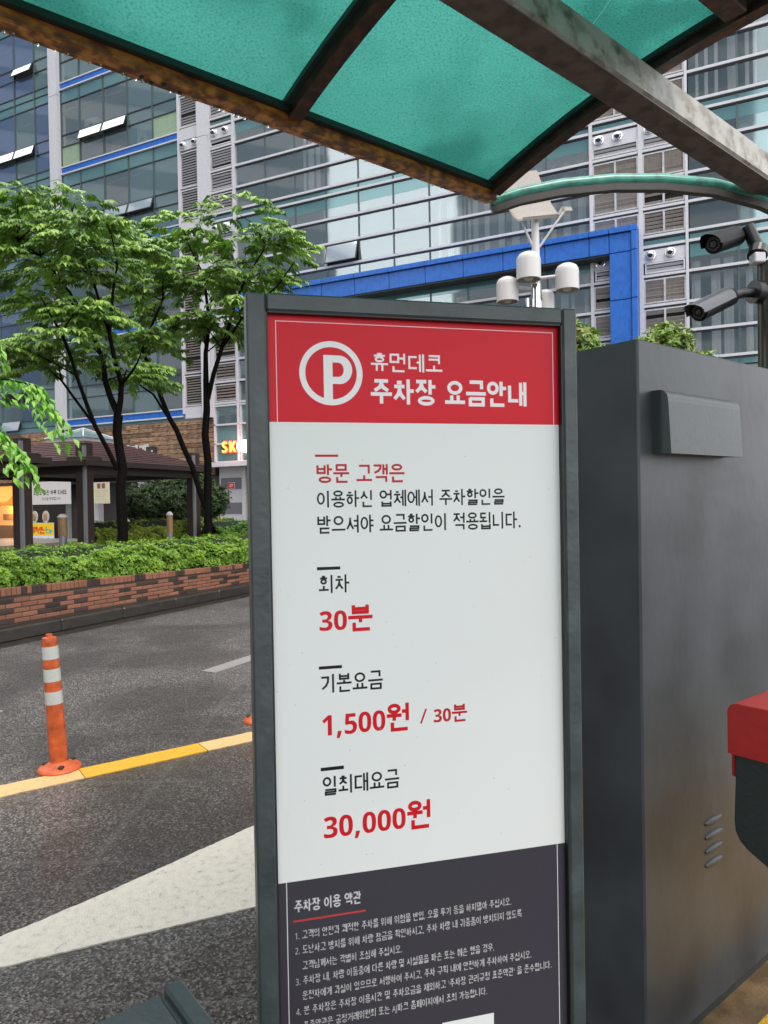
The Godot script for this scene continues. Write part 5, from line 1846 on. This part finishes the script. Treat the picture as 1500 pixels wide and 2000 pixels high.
func fee_print() -> Image:
	var w := int(0.640 * PX)
	var h := int(1.586 * PX)
	var im := Image.create(w, h, false, Image.FORMAT_RGB8)
	var white := Color(0.895, 0.90, 0.89)
	var red := Color(0.83, 0.05, 0.14)
	var red2 := Color(0.80, 0.09, 0.13)
	var red3 := Color(0.72, 0.12, 0.16)
	var black := Color(0.07, 0.07, 0.08)
	var dark := Color(0.245, 0.235, 0.262)
	im.fill(white)
	var cv := Canvas.new(im)
	var X := func(u: float) -> float: return (u - 0.042) * PX
	var Y := func(v: float) -> float: return (1.886 - v) * PX
	cv.rect(0, 0, w, Y.call(1.668), red)
	cv.rect(0, Y.call(0.733), w, h, dark)
	var off := Color(0.93, 0.92, 0.92)
	# header: thin line, emblem, two lines
	cv.seg(Vector2(X.call(0.058), Y.call(1.8715)), Vector2(X.call(0.667), Y.call(1.8715)), 2.2, off, 1, 1)
	for u in [0.058, 0.667]: cv.seg(Vector2(X.call(u), Y.call(1.8715)), Vector2(X.call(u), Y.call(1.668)), 2.2, off)
	var pc := Vector2(X.call(0.1695), Y.call(1.769))
	cv.ring(pc, Vector2(0.0595, 0.0595) * PX, 0.0125 * PX, off)
	var g := contours("P", true)
	var sc := 0.112 * PX
	var stem_top: float = Y.call(1.806)
	cv.rect(X.call(0.1535), stem_top, X.call(0.1725), Y.call(1.714), off)
	var bowl := []
	for i in 21:
		var a := -PI / 2 + PI * i / 20
		bowl.append(Vector2(X.call(0.186) + cos(a) * 0.0275 * PX, Y.call(1.7765) + sin(a) * 0.0295 * PX))
	bowl.append(Vector2(X.call(0.1535), Y.call(1.747)))
	bowl.append(Vector2(X.call(0.1535), Y.call(1.806)))
	cv.polys([bowl], off)
	var hole := []
	for i in 21:
		var a := -PI / 2 + PI * i / 20
		hole.append(Vector2(X.call(0.184) + cos(a) * 0.0115 * PX, Y.call(1.7765) + sin(a) * 0.0145 * PX))
	hole.append(Vector2(X.call(0.1725), Y.call(1.762)))
	hole.append(Vector2(X.call(0.1725), Y.call(1.791)))
	cv.polys([hole], red)
	text(cv, "휴먼데코", X.call(0.252), X.call(0.411), Y.call(1.814), Y.call(1.776), 0.115, off)
	text(cv, "주차장 요금안내", X.call(0.251), X.call(0.605), Y.call(1.760), Y.call(1.708), 0.15, off)
	# body
	cv.rect(X.call(0.133), Y.call(1.6025), X.call(0.181), Y.call(1.5975), red3)
	text(cv, "방문 고객은", X.call(0.134), X.call(0.323), Y.call(1.582), Y.call(1.545), 0.115, red3)
	text(cv, "이용하신 업체에서 주차할인을", X.call(0.134), X.call(0.548), Y.call(1.528), Y.call(1.494), 0.104, black)
	text(cv, "받으셔야 요금할인이 적용됩니다.", X.call(0.134), X.call(0.586), Y.call(1.477), Y.call(1.441), 0.104, black)
	cv.rect(X.call(0.133), Y.call(1.372), X.call(0.181), Y.call(1.366), black)
	text(cv, "회차", X.call(0.135), X.call(0.201), Y.call(1.355), Y.call(1.318), 0.10, black)
	text(cv, "30분", X.call(0.134), X.call(0.249), Y.call(1.291), Y.call(1.238), 0.13, red2, 0.98)
	cv.rect(X.call(0.133), Y.call(1.168), X.call(0.181), Y.call(1.162), black)
	text(cv, "기본요금", X.call(0.135), X.call(0.268), Y.call(1.151), Y.call(1.113), 0.105, black)
	text(cv, "1,500원", X.call(0.135), X.call(0.327), Y.call(1.078), Y.call(1.022), 0.13, red2, 0.98)
	text(cv, "/", X.call(0.346), X.call(0.363), Y.call(1.068), Y.call(1.030), 0.09, red3, 1.05)
	text(cv, "30분", X.call(0.376), X.call(0.454), Y.call(1.066), Y.call(1.029), 0.12, red3, 0.98)
	cv.rect(X.call(0.133), Y.call(0.960), X.call(0.181), Y.call(0.953), black)
	text(cv, "일최대요금", X.call(0.135), X.call(0.300), Y.call(0.940), Y.call(0.902), 0.105, black)
	text(cv, "30,000원", X.call(0.135), X.call(0.371), Y.call(0.868), Y.call(0.810), 0.13, red2, 0.98)
	# small print on the dark foot
	for u in [0.0585, 0.6605]: cv.seg(Vector2(X.call(u), Y.call(0.733)), Vector2(X.call(u), h), 2.2, off)
	var grey := Color(0.80, 0.79, 0.80)
	text(cv, "주차장 이용 약관", X.call(0.073), X.call(0.213), Y.call(0.694), Y.call(0.669), 0.14, grey)
	cv.rect(X.call(0.071), Y.call(0.6535), X.call(0.222), Y.call(0.6495), Color(0.76, 0.25, 0.24))
	var rows := [["1. 고객의 안전과 쾌적한 주차를 위해 위험물 반입, 오물 투기 등을 하지말아 주십시오.", 0.073, 0.549, 0.622], ["2. 도난사고 방지를 위해 차량 잠금을 확인하시고, 주차 차량 내 귀중품이 방치되지 않도록", 0.073, 0.573, 0.5915], ["고객님께서는 각별히 조심해 주십시오.", 0.087, 0.299, 0.5585], ["3. 주차장 내, 차량 이동중에 다른 차량 및 시설물을 파손 또는 훼손 했을 경우,", 0.073, 0.507, 0.528], ["운전자에게 과실이 있으므로 서행하여 주시고, 주차 구획 내에 안전하게 주차하여 주십시오.", 0.086, 0.595, 0.497], ["4. 본 주차장은 주차장 이용시간 및 주차요금을 제외하고 '주차장 관리규정 표준약관' 을 준수합니다.", 0.073, 0.643, 0.466], ["표준약관은 공정거래위원회 또는 AJ파크 홈페이지에서 조회 가능합니다.", 0.087, 0.489, 0.4345]]
	for r in rows:
		text(cv, r[0], X.call(r[1]), X.call(r[2]), Y.call(r[3] + 0.0088), Y.call(r[3] - 0.0088), 0.10, grey, 1.0)
	cv.rect(X.call(0.385), Y.call(0.383), X.call(0.503), Y.call(0.31), white)
	# specks of dirt
	var r2 := RandomNumberGenerator.new()
	r2.seed = 12
	for i in 60:
		var q := Vector2(r2.randf() * w, Y.call(1.66) + r2.randf() * 0.9 * PX)
		cv.ellipse(q, Vector2(1, 1) * r2.randf_range(0.5, 1.6), Color(0.70, 0.71, 0.71))
	return im

# ---------------------------------------------------------------- cabinet and machines
func make_cabinet():
	var o := thing("grey_cabinet", "large grey steel cabinet with a hooded vent, right of the fee board", "cabinet", Vector3(0.657, 0, -1.824), 38.2)
	put("body", bev(Vector3(1.7, 1.876, 0.75), 0.005), M.cabinet_paint, o, Vector3(0.85, 0.974, -0.375))
	put("plinth", box_mesh(Vector3(1.68, 0.05, 0.73)), M.machine_dark, o, Vector3(0.85, 0.025, -0.375))
	# hood over the vent
	var st := start()
	var pr := PackedVector2Array([Vector2(0.0, 1.618), Vector2(0.054, 1.616)])
	pr.append(Vector2(0.047, 1.752))
	for i in 7:
		var a := PI / 2 * i / 6
		pr.append(Vector2(0.021 + cos(a) * 0.025, 1.756 + sin(a) * 0.026))
	pr.append(Vector2(0.0, 1.7825))
	extrude(st, pr, 0.061, 0.448, Transform3D(Basis(Vector3(0, 0, 1), Vector3(0, 1, 0), Vector3(1, 0, 0)), Vector3.ZERO))
	build("vent_hood", st, M.hood_paint, o)
	# pressed louvres low on the door
	for k in 4:
		st = start()
		st.set_smooth_group(1)
		var n := 8
		var L := 0.095
		var prev := []
		for i in n + 1:
			var t := float(i) / n
			var rad := 0.0085 * pow(sin(PI * clampf(t, 0.03, 0.97)), 0.4)
			var ring := []
			for q in 7:
				var a := PI * q / 6
				ring.append(Vector3(L * (t - 0.5), cos(a) * rad * 1.25, sin(a) * rad))
			if prev.size():
				for q in 6: face(st, [prev[q], prev[q + 1], ring[q + 1], ring[q]], Vector3(L * (t - 0.5), 0, 0))
			prev = ring
		build("louvre", st, M.cabinet_paint, o, Vector3(0.357, 0.447 + 0.040 * k, 0.0))
	# red topped machine in front of the cabinet
	var m := thing("ticket_machine", "red hooded dark grey machine cut off by the right edge", "machine", Vector3(0.768, 0, -1.6), 38.2)
	st = start()
	hood_shape(st, 0.0, 0.62, 0.922, 1.038, 0.0, 0.34)
	build("red_hood", st, M.machine_red, m)
	put("hood_flap", bev(Vector3(0.012, 0.058, 0.30), 0.003), M.machine_red, m, Vector3(0.17, 0.893, -0.002 + 0.006), Vector3(0, 90, 0))
	st = start()
	var body := PackedVector2Array([Vector2(0.014, 0.928), Vector2(0.008, 0.77), Vector2(0.010, 0.745), Vector2(0.020, 0.725), Vector2(0.038, 0.71), Vector2(0.085, 0.685), Vector2(0.60, 0.685), Vector2(0.60, 0.928)])
	extrude(st, body, -0.32, -0.012, Transform3D(Basis(Vector3(0, 0, 1), Vector3(0, 1, 0), Vector3(-1, 0, 0)), Vector3.ZERO))
	build("body", st, M.machine_dark, m)
	put("pedestal", bev(Vector3(0.24, 0.69, 0.40), 0.006), M.machine_dark, m, Vector3(0.17, 0.345, 0.29))
	# gate box in the lower left corner, seen from above
	var g := thing("gate_box", "dark green steel box top in the bottom left corner, with a raised lid strip", "machine", Vector3(-0.403, 0, -1.347), 38.2)
	put("body", bev(Vector3(0.62, 0.585, 0.50), 0.006), M.gate_paint, g, Vector3(-0.315, 0.2925, 0.26))
	put("lid", bev(Vector3(0.578, 0.014, 0.50), 0.004), M.gate_paint, g, Vector3(-0.336, 0.589, 0.26))
	put("lid_strip", bev(Vector3(0.036, 0.03, 0.51), 0.005), M.gate_paint, g, Vector3(-0.018, 0.587, 0.255))

func hood_shape(st: SurfaceTool, v0: float, v1: float, h0: float, h1: float, x0: float, x1: float):
	# box with rounded upper edges, its front face at x0
	var r := 0.022
	var pr := PackedVector2Array([Vector2(v0, h0), Vector2(v1, h0)])
	for i in 6:
		var a := PI / 2 * i / 5
		pr.append(Vector2(v1 - r + cos(a) * r, h1 - r + sin(a) * r))
	for i in 6:
		var a := PI / 2 + PI / 2 * i / 5
		pr.append(Vector2(v0 + r + cos(a) * r, h1 - r + sin(a) * r))
	extrude(st, pr, -x1, -x0, Transform3D(Basis(Vector3(0, 0, 1), Vector3(0, 1, 0), Vector3(-1, 0, 0)), Vector3.ZERO))

# ---------------------------------------------------------------- posts, lamp, cameras
func make_street_things():
	delineator(Vector3(-1.895, 0, -4.075), "orange flexible post with white bands beside the yellow line", 3.2)
	delineator(Vector3(-0.885, 0, -4.93), "orange flexible post mostly hidden by the left edge of the fee board", 0.0)
	lamp_post()
	cameras()

func delineator(at: Vector3, label: String, lean: float):
	var o := thing("road_post", label, "road post", at, 0.0, "orange posts along the yellow line")
	var st := start()
	lathe(st, [[0.0, 0.0], [0.118, 0.0], [0.118, 0.0], [0.118, 0.012], [0.110, 0.022], [0.075, 0.036], [0.052, 0.052], [0.050, 0.06]], 32)
	var base := build("base", st, M.post_orange, o)
	for k in 3:
		var a := deg_to_rad(60.0 + 120.0 * k)
		st = start()
		bbx(st, Vector3(cos(a) * 0.082, 0.036, sin(a) * 0.082), Vector3(0.030, 0.014, 0.030), 0.004)
		build("bolt_hole", st, M.frame_dark, base)
	var up := Node3D.new()
	st = start()
	lathe(st, [[0.049, 0.055], [0.0485, 0.2], [0.0455, 0.38], [0.042, 0.745], [0.042, 0.745], [0.038, 0.765], [0.018, 0.770], [0.018, 0.770], [0.018, 0.785], [0.018, 0.785], [0.0, 0.787]], 28)
	var stem := build("stem", st, M.post_orange, o)
	stem.rotation_degrees = Vector3(0, 0, lean)
	for q in [[0.384, 0.456], [0.514, 0.586], [0.642, 0.715]]:
		st = start()
		var r0: float = 0.0472 - 0.0035 * (q[0] - 0.38) / 0.365
		lathe(st, [[r0 - 0.003, q[0]], [r0, q[0]], [r0, q[0]], [r0 - 0.0007, q[1]], [r0 - 0.0007, q[1]], [r0 - 0.005, q[1]]], 28)
		build("white_band", st, M.post_white, stem)
	up.free()

func lamp_post():
	var o := thing("lamp_post", "white lamp post with four drum lamps and a curved reflector above", "lamp post", Vector3(1.97, 0, -9.0))
	var st := start()
	tube(st, [Vector3(0, 0, 0), Vector3(0, 4.22, 0)], [0.075, 0.07], 20)
	build("pole", st, M.chrome, o)
	st = start()
	tube(st, [Vector3(0.0, 4.2, 0), Vector3(0, 4.72, 0), Vector3(0, 5.26, 0)], [0.055, 0.05, 0.045], 16)
	build("mast", st, M.white_paint, o)
	st = start()
	tube(st, [Vector3(-0.12, 0.2, 0.02), Vector3(-0.12, 4.05, 0.02)], [0.028, 0.028], 10)
	build("side_tube", st, M.chrome, o)
	# drums
	for q in [[Vector3(-0.125, 4.24, 0.16), 1.0], [Vector3(-0.36, 4.02, -0.02), 0.92], [Vector3(0.385, 4.14, 0.03), 0.98], [Vector3(0.16, 3.96, -0.2), 0.75]]:
		var s: float = q[1]
		var c: Vector3 = q[0]
		st = start()
		var r := 0.15 * s
		lathe(st, [[r - 0.012, 0.0], [r, 0.0], [r, 0.0], [r, 0.235 * s], [r * 0.96, 0.27 * s], [r * 0.8, 0.31 * s], [r * 0.5, 0.335 * s], [0.0, 0.345 * s]], 28)
		var d := build("drum", st, M.white_paint, o, c)
		st = start()
		lathe(st, [[r - 0.012, 0.001], [r - 0.014, 0.05], [r * 0.6, 0.12], [0.0, 0.13]], 24)
		build("reflector", st, M.lamp_inside, d)
		st = start()
		lathe(st, [[0.0, -0.012], [r * 0.3, -0.002], [r * 0.45, 0.03], [r * 0.4, 0.08], [0.0, 0.1]], 16)
		build("bulb", st, M.cream, d)
		st = start()
		tube(st, [Vector3(0, 0.2 * s, 0) + c - c, Vector3(-c.x * 0.9, 0.17 * s, -c.z * 0.9)], [0.022, 0.022], 8)
		build("arm", st, M.white_paint, d)
	# curved reflector: a rolled profile drawn out to the left
	var pts := [Vector3(0.02, 5.66, 0), Vector3(0.08, 5.50, 0), Vector3(0.15, 5.33, 0), Vector3(0.20, 5.235, 0), Vector3(0.25, 5.155, 0), Vector3(0.29, 5.105, 0), Vector3(0.335, 5.085, 0), Vector3(0.375, 5.11, 0), Vector3(0.40, 5.155, 0), Vector3(0.42, 5.195, 0), Vector3(0.445, 5.195, 0), Vector3(0.465, 5.15, 0)]
	var sweep := Vector3(-0.57, -0.13, 0.22)
	st = start()
	for i in pts.size() - 1:
		var nn := Vector3(pts[i].y - pts[i + 1].y, pts[i + 1].x - pts[i].x, 0).normalized() * 0.012
		var mid: Vector3 = (pts[i] + pts[i + 1]) * 0.5 + sweep * 0.5
		var ends := [Vector3(0, 0, 0.0), sweep] if i < 7 else [Vector3(0, 0, 0), sweep * 0.16]
		mid = (pts[i] + pts[i + 1]) * 0.5 + ends[1] * 0.5
		face(st, [pts[i] + nn, pts[i + 1] + nn, pts[i + 1] + nn + ends[1], pts[i] + nn + ends[1]], mid)
		face(st, [pts[i] - nn, pts[i + 1] - nn, pts[i + 1] - nn + ends[1], pts[i] - nn + ends[1]], mid)
		for e in ends: face(st, [pts[i] + nn + e, pts[i + 1] + nn + e, pts[i + 1] - nn + e, pts[i] - nn + e], mid)
	build("reflector_plate", st, M.plate_cream, o)
	for e in [Vector3(-0.24, 5.13, 0.06), Vector3(0.34, 5.10, 0.10), Vector3(0.05, 5.26, -0.06)]:
		st = start()
		tube(st, [Vector3(0, 4.63, 0), e], [0.016, 0.014], 8)
		build("strut", st, M.white_paint, o)

func cam_body(o: Node3D, lens: Vector3, rear: Vector3, r: float, hood_m: Material):
	var d := (lens - rear).normalized()
	var f := frame_of(-d)
	f = Basis(f.x, f.y, f.z)
	var len := (lens - rear).length()
	var xf := Transform3D(Basis(f.x, -d, f.x.cross(-d)).orthonormalized(), lens - o.position)
	# y of the lathe runs from the lens back along the body
	var st := start()
	lathe(st, [[0.0, 0.004], [r * 0.78, 0.004], [r * 0.78, 0.0], [r * 0.86, -0.004], [r, 0.0], [r, 0.0], [r, len * 0.62], [r, len * 0.62], [r * 0.97, len * 0.64], [r * 0.97, len], [r * 0.8, len * 1.04], [0.0, len * 1.05]], 24, xf)
	build("body", st, M.camera_grey, o)
	st = start()
	lathe(st, [[0.0, -0.003], [r * 0.34, -0.004], [r * 0.40, 0.002], [r * 0.40, 0.002], [r * 0.0, 0.003]], 20, xf)
	build("lens", st, M.camera_lens, o)
	st = start()
	lathe(st, [[r * 0.45, 0.0], [r * 0.47, -0.003], [r * 0.74, -0.003], [r * 0.76, 0.003]], 24, xf)
	build("lens_ring", st, M.camera_black, o)
	for i in 14:
		var a := TAU * i / 14
		st = start()
		var c := xf * Vector3(cos(a) * r * 0.62, -0.0045, sin(a) * r * 0.62)
		bbx(st, c, Vector3(0.006, 0.006, 0.006), 0.002)
		build("infrared_lamp", st, M.silver_hood, o)
	# curved sun hood over the top
	st = start()
	st.set_smooth_group(1)
	var up := (Vector3.UP - d * Vector3.UP.dot(d)).normalized()
	var sd := up.cross(d).normalized()
	var rows := []
	var back := rear - o.position + d * len * 0.10
	var front := lens - o.position + d * 0.075
	for i in 9:
		var t := i / 8.0
		var row := []
		for k in 13:
			var a := PI * (k / 12.0) * 1.08 - 0.04 * PI
			var cut := 0.045 * pow(absf(cos(a)), 2.0)
			var p := back.lerp(front - d * cut, t)
			row.append(p + (sd * cos(a) * 1.10 + up * (sin(a) * 1.18 + 0.02)) * r)
		rows.append(row)
	for i in 8:
		for k in 12:
			face(st, [rows[i][k], rows[i][k + 1], rows[i + 1][k + 1], rows[i + 1][k]], back.lerp(front, (i + 0.5) / 8.0))
	build("sun_hood", st, hood_m, o)

func cameras():
	var pole := thing("camera_pole", "dark metal pole at the right edge that carries two cameras", "pole", Vector3(2.13, 0, -3.9))
	var st := start()
	lathe(st, [[0.06, 0.0], [0.06, 2.78], [0.06, 2.78], [0.0, 2.785]], 24)
	build("tube", st, M.pole_dark, pole)
	st = start()
	bbx(st, Vector3(-0.075, 2.795, 0.02), Vector3(0.06, 0.055, 0.07), 0.006)
	build("clamp", st, M.white_metal, pole)
	var o := thing("upper_camera", "upper black bullet camera pointing down left on the pole top", "camera", Vector3(1.90, 2.9, -3.9), 0.0, "security cameras on the pole")
	cam_body(o, Vector3(1.79, 2.858, -3.82), Vector3(1.985, 2.945, -3.96), 0.051, M.camera_grey)
	st = start()
	tube(st, [Vector3(2.028, 2.99, -3.93) - o.position, Vector3(2.062, 2.90, -3.92) - o.position, Vector3(2.085, 2.84, -3.91) - o.position], [0.034, 0.036, 0.037], 18)
	build("bracket", st, M.camera_black, o)
	st = start()
	tube(st, [Vector3(2.075, 2.86, -3.91) - o.position, Vector3(2.06, 2.815, -3.89) - o.position], [0.05, 0.052], 18)
	build("bracket_foot", st, M.camera_black, o)
	o = thing("lower_camera", "lower bullet camera with a silver hood on a side arm", "camera", Vector3(1.80, 2.55, -3.85), 0.0, "security cameras on the pole")
	cam_body(o, Vector3(1.675, 2.478, -3.75), Vector3(1.905, 2.592, -3.88), 0.050, M.silver_hood)
	st = start()
	tube(st, [Vector3(1.90, 2.585, -3.88) - o.position, Vector3(1.97, 2.612, -3.89) - o.position, Vector3(2.04, 2.62, -3.90) - o.position], [0.024, 0.024, 0.026], 14)
	build("arm", st, M.camera_black, o)
	st = start()
	tube(st, [Vector3(2.035, 2.62, -3.89) - o.position, Vector3(2.075, 2.62, -3.90) - o.position], [0.062, 0.062], 24)
	build("mounting_disc", st, M.camera_black, o)
